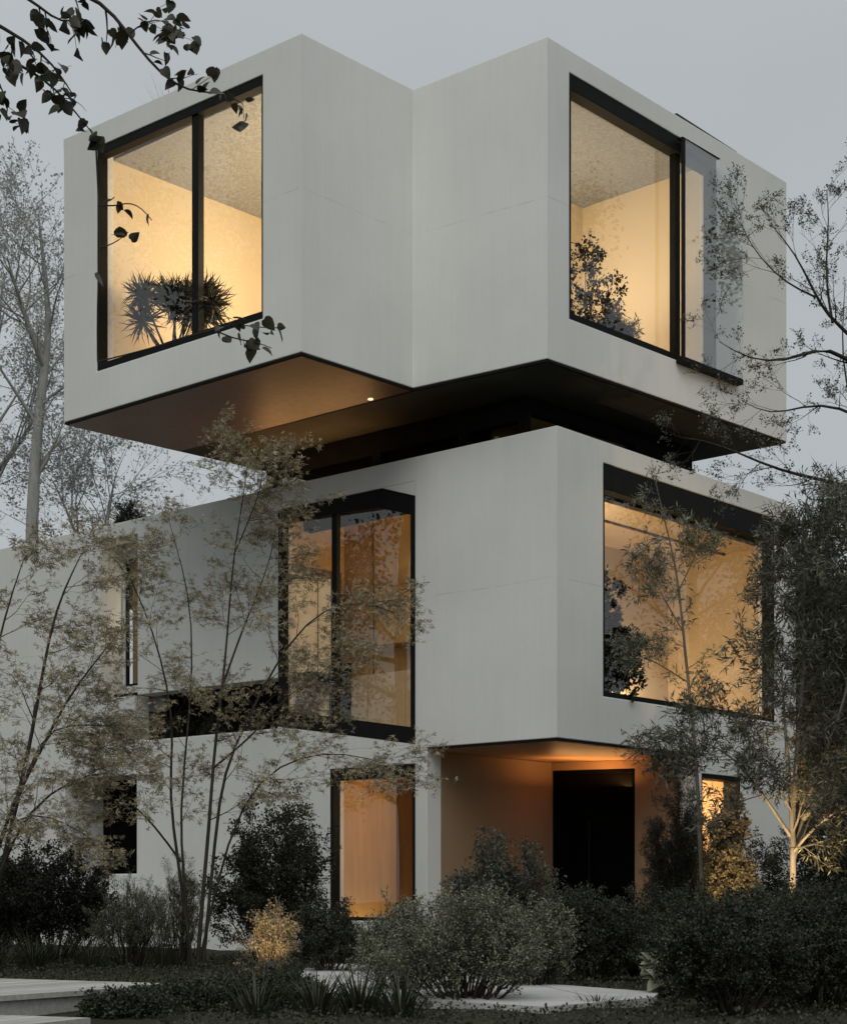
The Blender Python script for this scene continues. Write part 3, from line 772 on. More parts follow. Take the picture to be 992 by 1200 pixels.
class Plant:
    def __init__(self, seed):
        self.rng = np.random.default_rng(seed); self.tubes = {}; self.lv = []
    def tube(self, pts, r0, r1, k=5, pw=1.0):
        pts = np.asarray(pts, float); t = np.linspace(0, 1, len(pts))
        self.tubes.setdefault((len(pts), k), []).append((pts, r0 + (r1 - r0) * t ** pw))
    def leaves(self, P, Dv, N, S):
        self.lv.append((np.asarray(P), np.asarray(Dv), np.asarray(N), np.asarray(S)))
    def walk(self, p, d, Ln, n, w, trop):
        pts = [np.array(p, float)]; d = nrm(d)
        for _ in range(n):
            d = nrm(d + self.rng.normal(0, w, 3) + trop)
            pts.append(pts[-1] + d * Ln / n)
        return np.array(pts)
    def grow(self, pts, r0, r1, lvl, C):
        rng = self.rng
        self.tube(pts, r0, r1, C.get('k', [7, 5, 3, 3, 3])[min(lvl, 4)])
        seg = np.diff(pts, axis=0); n = len(seg)
        if lvl >= C['leaf_from']: self.twig_leaves(pts, C, lvl)
        if lvl < C['levels']:
            cnt = C['n'][lvl]; cnt = int(cnt) if cnt >= 1 else int(rng.random() < cnt)
            ts = C['t0'][lvl] + (1 - C['t0'][lvl]) * (np.arange(cnt) + rng.uniform(0, 1, cnt)) / max(cnt, 1)
            for t in ts:
                f = min(t * n, n - 1e-4); i = int(f)
                p = pts[i] + seg[i] * (f - i); d = nrm(seg[i])
                ax = nrm(np.cross(d, rng.normal(0, 1, 3)))
                a = R(C['ang'][lvl] + rng.normal(0, 10))
                cd = d * math.cos(a) + ax * math.sin(a)
                cd[2] *= C.get('flat', [1, 1, 1, 1])[lvl]
                Ln = C['len'][lvl] * (1 - C.get('tap', .45) * t) * rng.uniform(.65, 1.25)
                rr = (r0 + (r1 - r0) * t) * C.get('rr', .55)
                cp = self.walk(p, cd, Ln, C['seg'][lvl], C['wan'][lvl], np.array((0, 0, C['up'][lvl])))
                self.grow(cp, max(rr, C['rmin']), C['rmin'] * .7, lvl + 1, C)
    def twig_leaves(self, pts, C, lvl):
        rng = self.rng; n = C['nl']
        if lvl < C['levels'] and lvl == C['leaf_from']: n = max(1, n // 2)
        f = rng.uniform(.15, 1, n) * (len(pts) - 1 - 1e-4); i = f.astype(int)
        seg = np.diff(pts, axis=0)
        P = pts[i] + seg[i] * (f - i)[:, None]; d = nrm(seg[i])
        Dv = nrm(d * C.get('fwd', .6) + rng.normal(0, C.get('spr', .6), (n, 3)) + np.array((0, 0, C.get('droop', -.1))))
        N = nrm(rng.normal(0, C.get('ntilt', .6), (n, 3)) + np.array((0, 0, 1.0)))
        P = P + rng.normal(0, C.get('off', .02), (n, 3))
        self.leaves(P, Dv, N, rng.uniform(.65, 1.25, n) * C['ls'])
    def mesh_wood(self, name, mat, parent):
        Vs, Fs, base = [], [], 0
        for (n, k), lst in self.tubes.items():
            P = np.array([a for a, _ in lst]); Rr = np.array([b for _, b in lst]); m = len(lst)
            Tn = nrm(np.gradient(P, axis=1))
            ref = np.where(np.abs(Tn[:, :1, 2:3]) > .8, np.array([[[1.0, .17, 0]]]), np.array([[[.1, .2, 1.0]]]))
            U = nrm(np.cross(Tn, np.broadcast_to(ref, Tn.shape))); W = np.cross(Tn, U)
            a = np.linspace(0, 2 * math.pi, k, endpoint=False)
            V = P[:, :, None, :] + Rr[:, :, None, None] * (np.cos(a)[None, None, :, None] * U[:, :, None, :] + np.sin(a)[None, None, :, None] * W[:, :, None, :])
            idx = np.arange(m * n * k).reshape(m, n, k) + base
            q = np.stack([idx[:, :-1, :], np.roll(idx, -1, 2)[:, :-1, :], np.roll(idx, -1, 2)[:, 1:, :], idx[:, 1:, :]], -1)
            Vs.append(V.reshape(-1, 3)); Fs.append(q.reshape(-1, 4)); base += m * n * k
        if not Vs: return None
        return fast_mesh(name, np.concatenate(Vs), np.concatenate(Fs), mat, parent, True)
    def mesh_leaves(self, name, mat, parent, tpl):
        if not self.lv: return None
        P, Dv, N, S = [np.concatenate([l[i] for l in self.lv]) for i in range(4)]
        tv, tf = TPL[tpl]
        Dv = nrm(Dv); Bn = nrm(np.cross(Dv, N)); N = np.cross(Bn, Dv)
        V = P[:, None, :] + S[:, None, None] * (tv[None, :, 0:1] * Bn[:, None, :] + tv[None, :, 1:2] * Dv[:, None, :] + tv[None, :, 2:3] * N[:, None, :])
        n, k = len(P), len(tv)
        faces = []
        loops, starts, tot = [], [], []
        off = (np.arange(n) * k)[:, None]
        by = [off + np.array(f)[None, :] for f in tf]
        return fast_mesh_poly(name, V.reshape(-1, 3), by, mat, parent)
    def count(self): return sum(len(l[0]) for l in self.lv)

def finish(me, name, mat, parent):
    me.materials.append(mat); me.update(calc_edges=True)
    o = bpy.data.objects.new(name, me); link(o, parent)
    if parent is not None: o.matrix_parent_inverse = parent_inv(parent)
    return o

def fast_mesh(name, V, Q, mat, parent, smooth=False):
    me = bpy.data.meshes.new(name); me.vertices.add(len(V)); me.vertices.foreach_set('co', V.astype(np.float32).ravel())
    me.loops.add(Q.size); me.loops.foreach_set('vertex_index', Q.astype(np.int32).ravel())
    me.polygons.add(len(Q)); me.polygons.foreach_set('loop_start', np.arange(0, Q.size, 4, dtype=np.int32))
    if smooth: me.polygons.foreach_set('use_smooth', np.ones(len(Q), bool))
    return finish(me, name, mat, parent)

def fast_mesh_poly(name, V, groups, mat, parent):
    me = bpy.data.meshes.new(name); me.vertices.add(len(V)); me.vertices.foreach_set('co', V.astype(np.float32).ravel())
    loops = np.concatenate([g.ravel() for g in groups]); sizes = np.concatenate([np.full(len(g), g.shape[1]) for g in groups])
    me.loops.add(len(loops)); me.loops.foreach_set('vertex_index', loops.astype(np.int32))
    me.polygons.add(len(sizes)); me.polygons.foreach_set('loop_start', np.concatenate([[0], np.cumsum(sizes)[:-1]]).astype(np.int32))
    return finish(me, name, mat, parent)

def path_pts(px, Yv, n=None):
    pts = np.array([at(x, y, Yv[i] if isinstance(Yv, (list, tuple)) else Yv) for i, (x, y) in enumerate(px)])
    n = n or len(pts) * 2
    t = np.linspace(0, len(pts) - 1, n); out = np.stack([np.interp(t, np.arange(len(pts)), pts[:, k]) for k in range(3)], 1)
    for _ in range(2): out[1:-1] = (out[:-2] + 2 * out[1:-1] + out[2:]) / 4
    return out

def guided_tree(name, label, cat, stems, C, seed, wood_mat, leaf_m, tpl, base, group=None, wname='trunk', lname='foliage'):
    """stems: list of (pixel polyline, depth list, r0, r1)"""
    pl = Plant(seed); t = thing(name, label, cat, tuple(base), group)
    for px, Yv, r0, r1 in stems:
        pl.grow(path_pts(px, Yv), r0, r1, 0, C)
    pl.mesh_wood(wname, M[wood_mat], t); pl.mesh_leaves(lname, M[leaf_m], t, tpl)
    return t

def shrub(name, label, px, Yd, hgt, wid, stems, C, seed, leaf_m, tpl='oval', wood_mat='bark_dark', z0=0, cat='shrub', group=None, dep=None, lean=(0, 0), at_xyz=None):
    pl = Plant(seed); rng = pl.rng
    b = np.array(at_xyz) if at_xyz is not None else np.array(((px - CX) / F * Yd, Yd, z0))
    t = thing(name, label, cat, tuple(b), group); dep = dep or wid
    for k in range(stems):
        az = rng.uniform(0, 2 * math.pi); rr = math.sqrt(rng.uniform(0, 1))
        top = b + np.array((math.cos(az) * rr * wid * .5 + lean[0], math.sin(az) * rr * dep * .5 + lean[1], hgt * math.sqrt(max(.05, 1 - .82 * rr * rr)) * rng.uniform(.72, 1.02)))
        st = b + np.array((math.cos(az) * rr * wid * .14, math.sin(az) * rr * dep * .14, -.03))
        m_ = (st + top) / 2 + np.array((math.cos(az), math.sin(az), 0)) * wid * .08
        tt = np.linspace(0, 1, 8)[:, None]
        pts = (1 - tt) ** 2 * st + 2 * tt * (1 - tt) * m_ + tt ** 2 * top
        pts[1:] += rng.normal(0, .012, (7, 3))
        pl.grow(pts, C.get('r0', .012), C['rmin'], 0, C)
    pl.mesh_wood('stem', M[wood_mat], t); pl.mesh_leaves('foliage', M[leaf_m], t, tpl)
    return t

def grass_clump(name, label, px, Yd, n, Ln, wid, seed, mat='grass', z0=0, spread=.16, bend=.9, group=None, at_xyz=None, cat='grass clump'):
    rng = np.random.default_rng(seed)
    b = np.array(at_xyz) if at_xyz is not None else np.array(((px - CX) / F * Yd, Yd, z0))
    az = rng.uniform(0, 2 * math.pi, n); rad = rng.uniform(0, spread, n); L_ = Ln * rng.uniform(.55, 1.1, n)
    out = np.stack([np.cos(az), np.sin(az), np.zeros(n)], 1); side = np.stack([-np.sin(az), np.cos(az), np.zeros(n)], 1)
    bd = bend * rng.uniform(.35, 1.1, n); K_ = 5; rows = []
    p = b + out * rad[:, None]
    th = rng.uniform(.05, .35, n)
    for k in range(K_ + 1):
        w_ = wid * (1 - (k / K_) ** 1.6) + .0008
        rows.append((p - side * w_ / 2, p + side * w_ / 2))
        th = th + bd / K_ * 1.3
        p = p + (out * np.sin(th)[:, None] + np.array((0, 0, 1)) * np.cos(th)[:, None]) * (L_ / K_)[:, None]
    V = np.stack([np.stack(r, 1) for r in rows], 1).reshape(n, -1, 3)
    kk = V.shape[1]; off = (np.arange(n) * kk)[:, None]
    groups = [off + np.array((2 * k, 2 * k + 1, 2 * k + 3, 2 * k + 2))[None] for k in range(K_)]
    o = fast_mesh_poly(name, V.reshape(-1, 3) - b, groups, M[mat], None)
    o.location = b
    return tag(o, label, cat, group)

# --- maples
CM = dict(levels=3, leaf_from=2, n=[13, 7, 4, 0], t0=[.24, .18, .12], ang=[46, 44, 40], len=[.95, .50, .26], tap=.62, seg=[6, 4, 3], wan=[.10, .12, .12],
          up=[.03, -.02, -.03], flat=[.7, .5, .5, .5], rmin=.0015, rr=.40, nl=4, ls=.056, ntilt=.5, spr=.55, droop=-.12, off=.02, k=[7, 4, 3, 3, 3])
Ym = 20.0
guided_tree('maple_tree', 'multi stemmed maple with tan feathery leaves before the tall lit window', 'tree', [
    ([(231, 1134), (238, 1040), (246, 960), (250, 880), (262, 800), (268, 720), (274, 640), (288, 570), (292, 518)], [20, 20, 20, 20.1, 20.2, 20.3, 20.4, 20.4, 20.4], .026, .003),
    ([(226, 1134), (207, 1000), (196, 920), (206, 860), (192, 780), (172, 720), (150, 670), (128, 650)], [20, 20, 19.9, 19.8, 19.6, 19.4, 19.3, 19.2], .020, .003),
    ([(238, 1130), (254, 960), (262, 900), (296, 830), (332, 760), (372, 715), (420, 700), (470, 722)], [20, 20, 20, 19.9, 19.8, 19.6, 19.5, 19.4], .021, .003),
    ([(222, 1134), (215, 1010), (208, 950), (228, 800), (224, 700), (206, 640), (198, 610)], [20, 20.1, 20.3, 20.6, 20.8, 21, 21.1], .018, .003),
    ([(234, 1125), (270, 960), (312, 902), (368, 880), (425, 885), (482, 905)], [20, 19.9, 19.7, 19.5, 19.3, 19.2], .016, .002),
    ([(212, 1010), (176, 960), (150, 940), (122, 905), (104, 870)], [20, 19.8, 19.7, 19.6, 19.5], .014, .003),
    ([(250, 900), (300, 860), (330, 820), (360, 800), (400, 770)], [20, 20.3, 20.6, 20.9, 21], .014, .003),
    ([(262, 800), (290, 720), (318, 660), (326, 600)], [20.2, 20.4, 20.6, 20.7], .014, .003),
    ([(274, 650), (296, 600), (310, 560), (306, 528)], [20.3, 20.1, 20, 20], .009, .002),
], CM, 11, 'bark_dark', 'leaf_maple', 'maple', ((231 - CX) / F * 20, 20, 0))
guided_tree('maple_tree', 'tan leaved maple cropped by the left edge of the photo', 'tree', [
    ([(-25, 1140), (15, 960), (34, 880), (48, 800), (62, 720), (85, 670), (96, 648)], [18.4, 18.4, 18.4, 18.3, 18.2, 18.1, 18], .030, .004),
    ([(-32, 1140), (0, 960), (40, 900), (70, 830), (108, 780), (140, 740)], [18.4, 18.3, 18.2, 18.1, 18.1, 18], .026, .004),
    ([(-40, 1140), (-30, 900), (-10, 780), (15, 690), (30, 650)], [18.4, 18.6, 18.8, 19, 19], .026, .004),
    ([(-20, 1080), (20, 960), (70, 920), (120, 900), (165, 915)], [18.4, 18.2, 18, 17.9, 17.8], .018, .003),
    ([(-20, 1100), (-10, 980), (30, 950), (70, 960), (110, 985)], [18.4, 18.2, 18, 17.8, 17.7], .016, .003),
    ([(20, 940), (50, 850), (95, 850), (140, 850)], [18.4, 18.5, 18.6, 18.7], .012, .003),
], dict(CM, n=[10, 6, 4, 0], nl=5), 12, 'bark_dark', 'leaf_maple', 'maple', ((-30 - CX) / F * 18.4, 18.4, 0))

# --- right hand trees
CO = dict(levels=3, leaf_from=2, n=[11, 7, 5, 0], t0=[.2, .15, .15], ang=[50, 45, 42], len=[.85, .48, .24], seg=[5, 4, 3], wan=[.14, .16, .16],
          up=[.02, .01, .0], rmin=.0025, rr=.5, nl=10, ls=.095, ntilt=1.0, spr=.8, droop=-.05, off=.02, k=[7, 4, 3, 3, 3])
guided_tree('olive_tree', 'dense dark olive leaved tree in front of the right lit window, lit trunk', 'tree', [
    ([(926, 1100), (930, 1010), (928, 950), (922, 890), (918, 830), (915, 780)], [19.6, 19.6, 19.6, 19.5, 19.3, 19.1], .045, .006),
    ([(928, 1010), (950, 930), (965, 850), (985, 770), (978, 700), (965, 650)], [19.6, 19.7, 19.9, 20, 20.1, 20.1], .035, .006),
    ([(928, 960), (935, 860), (945, 760), (940, 690), (945, 650), (935, 620)], [19.6, 19.5, 19.4, 19.4, 19.3, 19.2], .034, .005),
    ([(940, 960), (990, 900), (1030, 820), (1040, 720), (1010, 620)], [19.6, 19.3, 19.2, 19.2, 19.2], .03, .005),
    ([(926, 980), (890, 925), (862, 890), (835, 872), (800, 862)], [19.6, 19.3, 19.2, 19.1, 19], .02, .003),
    ([(960, 900), (990, 840), (1000, 740), (995, 640), (985, 590)], [19.7, 19.5, 19.5, 19.6, 19.7], .028, .004),
    ([(945, 940), (975, 860), (1000, 790), (1010, 700), (985, 620)], [19.6, 19.2, 19, 18.9, 18.8], .02, .004),
    ([(935, 960), (950, 880), (940, 800), (955, 720), (945, 640)], [19.6, 19.9, 20.2, 20.3, 20.4], .02, .004),
    ([(940, 980), (960, 920), (990, 880), (1010, 860)], [19.6, 19.9, 20.2, 20.3], .02, .004),
    ([(928, 1000), (960, 960), (1000, 940), (1040, 920)], [19.6, 19.3, 19.1, 19], .02, .004),
], CO, 21, 'bark_grey', 'leaf_olive', 'lance', ((926 - CX) / F * 19.6, 19.6, 0))
CW = dict(levels=3, leaf_from=3, n=[7, 5, 5, 0], t0=[.3, .3, .45], ang=[40, 38, 36], len=[.75, .42, .17], seg=[5, 4, 2], wan=[.13, .14, .14],
          up=[.06, .05, .06], rmin=.0018, rr=.45, nl=9, ls=.026, ntilt=1, spr=.9, off=.016, k=[6, 4, 3, 3, 3])
guided_tree('wispy_tree', 'open wispy tree with thin bare branches and tiny leaf clusters at upper right', 'tree', [
    ([(1090, 1140), (1075, 800), (1060, 600), (1040, 480), (1000, 418), (960, 404), (925, 424), (880, 424), (842, 400)], [20.4] * 3 + [20.2, 20, 19.9, 19.8, 19.7, 19.6], .05, .0035),
    ([(1040, 480), (1010, 400), (975, 378), (955, 348), (935, 300), (905, 265)], [20.2, 20, 19.8, 19.7, 19.6, 19.5], .03, .004),
    ([(975, 378), (965, 320), (972, 260), (968, 222)], [19.8, 20, 20.1, 20.2], .016, .003),
    ([(955, 348), (915, 330), (880, 290), (868, 262)], [19.7, 19.9, 20, 20.1], .012, .003),
    ([(1060, 600), (1000, 570), (950, 560), (900, 548), (845, 520), (800, 512)], [20.3, 20, 19.7, 19.5, 19.3, 19.2], .03, .003),
    ([(1050, 520), (1000, 480), (950, 470), (905, 490), (870, 470)], [20.3, 20, 19.8, 19.6, 19.5], .022, .003),
    ([(1060, 560), (1020, 520), (990, 460), (985, 400), (990, 330)], [20.3, 20.2, 20.1, 20, 20], .022, .003),
], CW, 22, 'bark_dark', 'leaf_olive', 'diamond', ((1090 - CX) / F * 20.4, 20.4, 0))
CS = dict(levels=2, leaf_from=1, n=[20, 4, 0], t0=[.3, .2], ang=[55, 45], len=[.42, .2], seg=[4, 3], wan=[.14, .16], up=[.03, .02], rmin=.002, rr=.45,
          nl=12, ls=.085, ntilt=1, spr=.7, off=.02, k=[6, 3, 3, 3, 3])
guided_tree('slender_tree', 'slim young tree with sparse thin leaves across the right lit window', 'tree', [
    ([(824, 1120), (818, 900), (808, 820), (800, 740), (794, 670), (778, 610), (768, 565)], [21] * 7, .028, .004),
    ([(800, 740), (770, 690), (755, 650)], [21, 20.9, 20.8], .01, .002), ([(796, 690), (815, 650), (822, 630)], [21, 21, 21], .01, .002),
    ([(806, 800), (760, 770), (735, 765)], [21, 20.9, 20.8], .01, .002)], CS, 23, 'bark_grey', 'leaf_sage', 'lance', ((824 - CX) / F * 21, 21, 0))

# --- pale trees beyond the left wing and dark ones beyond the right end
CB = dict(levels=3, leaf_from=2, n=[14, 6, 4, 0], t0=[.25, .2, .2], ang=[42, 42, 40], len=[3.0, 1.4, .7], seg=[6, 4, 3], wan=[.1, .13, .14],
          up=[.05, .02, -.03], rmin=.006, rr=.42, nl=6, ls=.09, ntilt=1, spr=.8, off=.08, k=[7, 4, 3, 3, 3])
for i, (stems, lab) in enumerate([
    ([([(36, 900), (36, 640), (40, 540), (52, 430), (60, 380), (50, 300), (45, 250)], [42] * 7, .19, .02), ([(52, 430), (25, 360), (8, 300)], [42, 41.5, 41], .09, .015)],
     'pale trunked haze tinted tree standing beyond the left wing roof'),
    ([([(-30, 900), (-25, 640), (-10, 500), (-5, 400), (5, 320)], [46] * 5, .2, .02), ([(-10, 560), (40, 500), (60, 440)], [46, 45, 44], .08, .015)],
     'haze tinted pale tree cropped by the left edge beyond the wing'),
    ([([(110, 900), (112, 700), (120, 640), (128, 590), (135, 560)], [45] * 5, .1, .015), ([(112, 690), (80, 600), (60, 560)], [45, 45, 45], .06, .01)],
     'low haze tinted tree just above the left wing parapet')]):
    guided_tree('birch_tree', lab, 'tree', stems, CB, 31 + i, 'bark_pale', 'leaf_grey_haze', 'diamond', ((stems[0][0][0][0] - CX) / F * 44, 44, 0), 'trees beyond the house')

CR = dict(levels=2, leaf_from=1, n=[34, 8, 0], t0=[.18, .15], ang=[58, 48], len=[4.0, 1.6], seg=[5, 4], wan=[.12, .15], up=[.05, .02], rmin=.012, rr=.42,
          nl=120, ls=.115, ntilt=1, spr=.9, off=.2, k=[6, 4, 3, 3, 3])
def big_tree(x, y, h, seed, label):
    pl = Plant(seed); t = thing('leafy_tree', label, 'tree', (x, y, 0), 'trees around the garden')
    pts = pl.walk((x, y, -.1), (0, 0, 1), h, 9, .05, np.zeros(3))
    pl.grow(pts, .2, .03, 0, CR)
    pl.mesh_wood('trunk', M['bark_dark'], t); pl.mesh_leaves('foliage', M['leaf_far'], t, 'diamond')
for k, (x, y, h, lab) in enumerate([
    (7.3, 30.5, 5.4, 'dark leafy tree just behind the right end of the house'), (9.3, 33, 6.6, 'dark leafy tree right of the house, farther out'),
    (-14, 22.5, 15.5, 'leafy tree left of the house, outside the frame'), (-17, 18.5, 17.5, 'tall leafy tree far left of the garden'), (-20, 27, 18.5, 'leafy tree left of the house, behind the others'),
    (14.5, 25.5, 15.5, 'leafy tree right of the garden, outside the frame'), (17.5, 21.5, 17.5, 'tall leafy tree far right of the garden'), (20, 30, 18.5, 'leafy tree right of the house, behind the others')]):
    big_tree(x, y, h, 50 + k, lab)

# --- overhanging branch close to the camera
CN = dict(levels=1, leaf_from=0, n=[8, 0], t0=[.12], ang=[50], len=[.16], seg=[4], wan=[.2], up=[-.08], rmin=.0009, rr=.6, nl=5, ls=.044,
          ntilt=.9, spr=.75, fwd=.35, droop=-.45, off=.012, k=[5, 4, 3, 3, 3])
guided_tree('overhanging_tree', 'near tree whose dark heart shaped leaves hang in at the top left corner', 'tree', [
    ([(-330, 1320), (-320, 700), (-300, 300), (-220, 60), (-120, -40)], [5.9, 5.9, 5.9, 5.9, 5.9], .05, .016),
    ([(-120, -40), (-40, 10), (20, 40), (60, 70), (85, 110)], [5.9, 5.9, 5.8, 5.8, 5.8], .010, .002),
    ([(-120, -40), (20, -30), (110, -10), (140, 25), (165, 60), (200, 100), (232, 108), (262, 108), (285, 122)], [5.9, 5.9, 5.95] + [6.0] * 6, .009, .0012),
    ([(-120, -20), (-40, 40), (20, 75), (60, 95), (95, 140), (112, 160)], [5.9, 5.9, 6, 6, 6, 6], .008, .0015),
    ([(-130, -60), (0, -20), (40, 0), (70, 30), (95, 20)], [5.9, 5.7, 5.7, 5.7, 5.7], .008, .002),
    ([(150, 40), (175, 20), (200, 25), (215, 45)], [6, 6, 5.95, 5.9], .003, .001),
    ([(-60, 40), (-20, 70), (10, 110), (8, 140)], [5.9, 5.8, 5.8, 5.8], .005, .0015)],
    CN, 41, 'bark_dark', 'leaf_near', 'heart', ((-330 - CX) / F * 5.9, 5.9, 0))
CV = dict(CN, n=[2, 0], nl=3, t0=[.3], len=[.07])
tn = [o for o in COL.objects if o.name.startswith('overhanging_tree')][0]
pl = Plant(43)
for px, Y_, nl_ in (([(112, 160), (114, 210), (116, 240), (118, 300), (113, 350), (114, 424)], 6, 1), ([(116, 240), (135, 242), (150, 236), (165, 242), (178, 258)], 6, 5),
                    ([(118, 290), (135, 285), (150, 272)], 6, 3), ([(114, 424), (150, 415), (190, 404), (222, 394)], 6, 0),
                    ([(222, 394), (250, 386), (275, 378), (300, 384), (328, 384)], 6, 14), ([(250, 386), (275, 398), (300, 400), (318, 408)], 6, 7)):
    p_ = path_pts(px, Y_)
    pl.tube(p_, .0032, .0016, 4)
    if nl_: pl.twig_leaves(p_, dict(CN, nl=nl_, ls=.045, spr=.6), 1)
pl.mesh_wood('trailing_stem', M['bark_dark'], tn); pl.mesh_leaves('trailing_foliage', M['leaf_near'], tn, 'heart')

# --- shrubs
CSH = dict(levels=2, leaf_from=1, n=[7, 5, 0], t0=[.25, .2], ang=[38, 40], len=[.28, .14], seg=[4, 3], wan=[.12, .14], up=[.05, .03], rmin=.0016, rr=.5,
           nl=16, ls=.023, ntilt=.9, spr=.8, off=.015, r0=.010, k=[5, 3, 3, 3, 3])
CTW = dict(CSH, n=[8, 5, 0], nl=11, ls=.019, len=[.26, .13], off=.01)
CFE = dict(CTW, up=[.14, .12], ang=[30, 32], len=[.30, .15])
CBG = dict(CSH, n=[8, 6, 0], nl=14, ls=.032, len=[.42, .2], off=.02)
shrub('round_shrub', 'rounded grey green shrub standing before the dark porch door', 590, 19.2, 1.48, 1.0, 34, CBG, 101, 'leaf_round')
shrub('leafy_bush', 'large dark bush between maple stems and the lit ground floor window', 325, 20.8, 2.0, 1.45, 46, CBG, 102, 'leaf_dark')
shrub('golden_bush', 'small bush glowing gold in garden light beside the maple stems', 314, 16.2, .72, .55, 17, dict(CSH, n=[5, 4, 0], nl=12), 103, 'leaf_gold_lit', wood_mat='bark_tan', z0=.0)
shrub('twiggy_shrub', 'fine twiggy grey shrub at bottom centre, biggest of the foreground', 545, 12.6, .74, 1.2, 64, CFE, 104, 'leaf_sage')
shrub('twiggy_shrub', 'twiggy grey shrub at the foot of the lit ground floor window corner', 470, 14.0, .70, .66, 34, CFE, 105, 'leaf_sage')
shrub('twiggy_shrub', 'twiggy grey shrub right of the foreground shrub, before the porch', 625, 14.6, .70, .75, 38, CFE, 106, 'leaf_sage')
for k, (px, Yd, h, w, lab) in enumerate([
    (690, 16.2, .80, 1.0, 'dark hedge shrub in front of the porch door'), (760, 16.8, .82, 1.0, 'dark hedge shrub right of the porch door'),
    (835, 15.0, .80, 1.1, 'dark hedge shrub below the gold lit window'), (905, 13.8, .80, 1.1, 'dark hedge shrub under the lit tree trunk'),
    (965, 12.4, .80, 1.0, 'dark hedge shrub in the bottom right corner'), (860, 11.6, .72, .95, 'low dark shrub at bottom right, nearest the camera'),
    (790, 18.2, .85, .9, 'dark hedge shrub at the porch edge behind the others'), (950, 16.5, .88, 1.2, 'dark hedge shrub far right under the olive tree')]):
    shrub('hedge_shrub', lab, px, Yd, h, w, 56, CSH, 110 + k, 'leaf_dark', group='dark shrubs before the porch')
CLO = dict(CSH, len=[.16, .09])
CCL = dict(CSH, n=[10, 5, 0], len=[.34, .16], nl=12, ls=.05)
shrub('upright_shrub', 'dark upright shrub against the porch wall right of the door', 792, 21.5, 2.35, .75, 60, CCL, 121, 'leaf_black', 'lance')
shrub('upright_shrub', 'tall dark shrub beyond the right end of the house', 965, 24.0, 2.3, 2.2, 60, CBG, 133, 'leaf_dark')
shrub('climbing_shrub', 'leafy shrub catching gold light in front of the small right window', 846, 22.2, 2.15, .7, 30, CCL, 122, 'leaf_gold_lit', 'oval', 'bark_tan')
shrub('dark_bush', 'black green bush at left below the maple, beside shadowed opening', 62, 21.0, 1.5, 1.5, 48, CBG, 123, 'leaf_black')
shrub('dark_bush', 'black green bush cropped by the left edge', -10, 20.5, 1.3, 1.2, 40, CBG, 124, 'leaf_black')
shrub('wispy_shrub', 'soft grey green wispy shrub left of the maple stems', 152, 19.4, 1.05, .8, 40, dict(CTW, ls=.03, up=[.12, .1]), 125, 'leaf_sage', 'lance')
shrub('wispy_shrub', 'tall thin grey green shrub right behind the maple stems', 210, 20.4, 1.3, .55, 26, dict(CTW, ls=.035, up=[.15, .1]), 126, 'leaf_sage', 'lance')
shrub('low_shrub', 'low dark shrub in the foreground below the maple', 235, 12.4, .11, .95, 50, CLO, 127, 'leaf_dark')
shrub('low_shrub', 'low dark shrub in the foreground right of the deck step', 150, 11.5, .07, .5, 26, CLO, 128, 'leaf_dark')
shrub('low_shrub', 'low dark shrub in front of the golden bush', 330, 12.6, .16, .55, 30, CLO, 129, 'leaf_dark')
shrub('low_shrub', 'dark shrub at the foot of the dark bush by the window base', 385, 17.5, .72, .6, 26, CSH, 130, 'leaf_dark')
CHO = dict(CSH, n=[3, 0, 0], levels=1, leaf_from=0, nl=8, ls=.10, len=[.12], droop=-.2)
shrub('broad_leaf_plant', 'pale broad leaved plant at the end of the path', 790, 13.4, .38, .40, 16, CHO, 131, 'leaf_pale', 'heart')
shrub('broad_leaf_plant', 'pale broad leaved plant under the lit tree trunk at right', 884, 20.2, .9, .6, 12, CHO, 132, 'leaf_pale', 'heart')

for k, (px, Yd, n, ln, w, lab) in enumerate([
    (40, 18.6, 190, .55, .010, 'dark strap leaved grass clump at left behind the deck'),
    (-15, 18.2, 170, .5, .010, 'dark grass clump cropped by the left edge behind the deck'),
    (105, 19.0, 150, .62, .008, 'grass clump between the dark bush and the wispy shrub'),
    (190, 19.2, 150, .7, .007, 'thin bladed grass clump at the foot of the maple'),
    (372, 18.2, 160, .75, .007, 'thin bladed grass clump under the lit ground floor window'),
    (420, 11.6, 130, .42, .014, 'dark strap leaved clump at bottom centre'),
    (372, 11.4, 120, .40, .014, 'dark strap leaved clump at bottom centre, left one'),
    (470, 11.3, 120, .38, .014, 'dark strap leaved clump at bottom centre, right one'),
    (300, 11.3, 100, .36, .012, 'dark strap leaved clump in front of the low shrubs'),
    (700, 12.2, 90, .14, .008, 'short grass tuft beside the path end')]):
    grass_clump('grass_clump', lab, px, Yd, n, ln, w, 200 + k, group='grass clumps')

# ground cover
rng = np.random.default_rng(77); n = 70000
X = rng.uniform(-6.5, 6.5, n); Y = rng.uniform(10, 23, n)
keep = np.ones(n, bool)
pth = np.array([gpt(x, y, .05) for x, y in ((362, 1129), (470, 1131), (600, 1150), (772, 1163), (765, 1169), (640, 1180), (470, 1170), (340, 1158))])
def inside(P, X, Y):
    c = np.zeros(len(X), bool)
    for i in range(len(P)):
        (x1, y1), (x2, y2) = P[i], P[i - 1]
        c ^= ((y1 > Y) != (y2 > Y)) & (X < (x2 - x1) * (Y - y1) / (y2 - y1 + 1e-9) + x1)
    return c
keep &= ~inside(pth, X, Y)
nd = n_ / np.linalg.norm(n_); dk = [np.array(d0) - nd * 2.2, np.array(d1) - nd * .02, np.array(d1) + nd * 6.0, np.array(d0) + nd * 6.0]
keep &= ~inside(np.array(dk), X, Y)
X, Y = X[keep], Y[keep]; n = len(X)
pl = Plant(78)
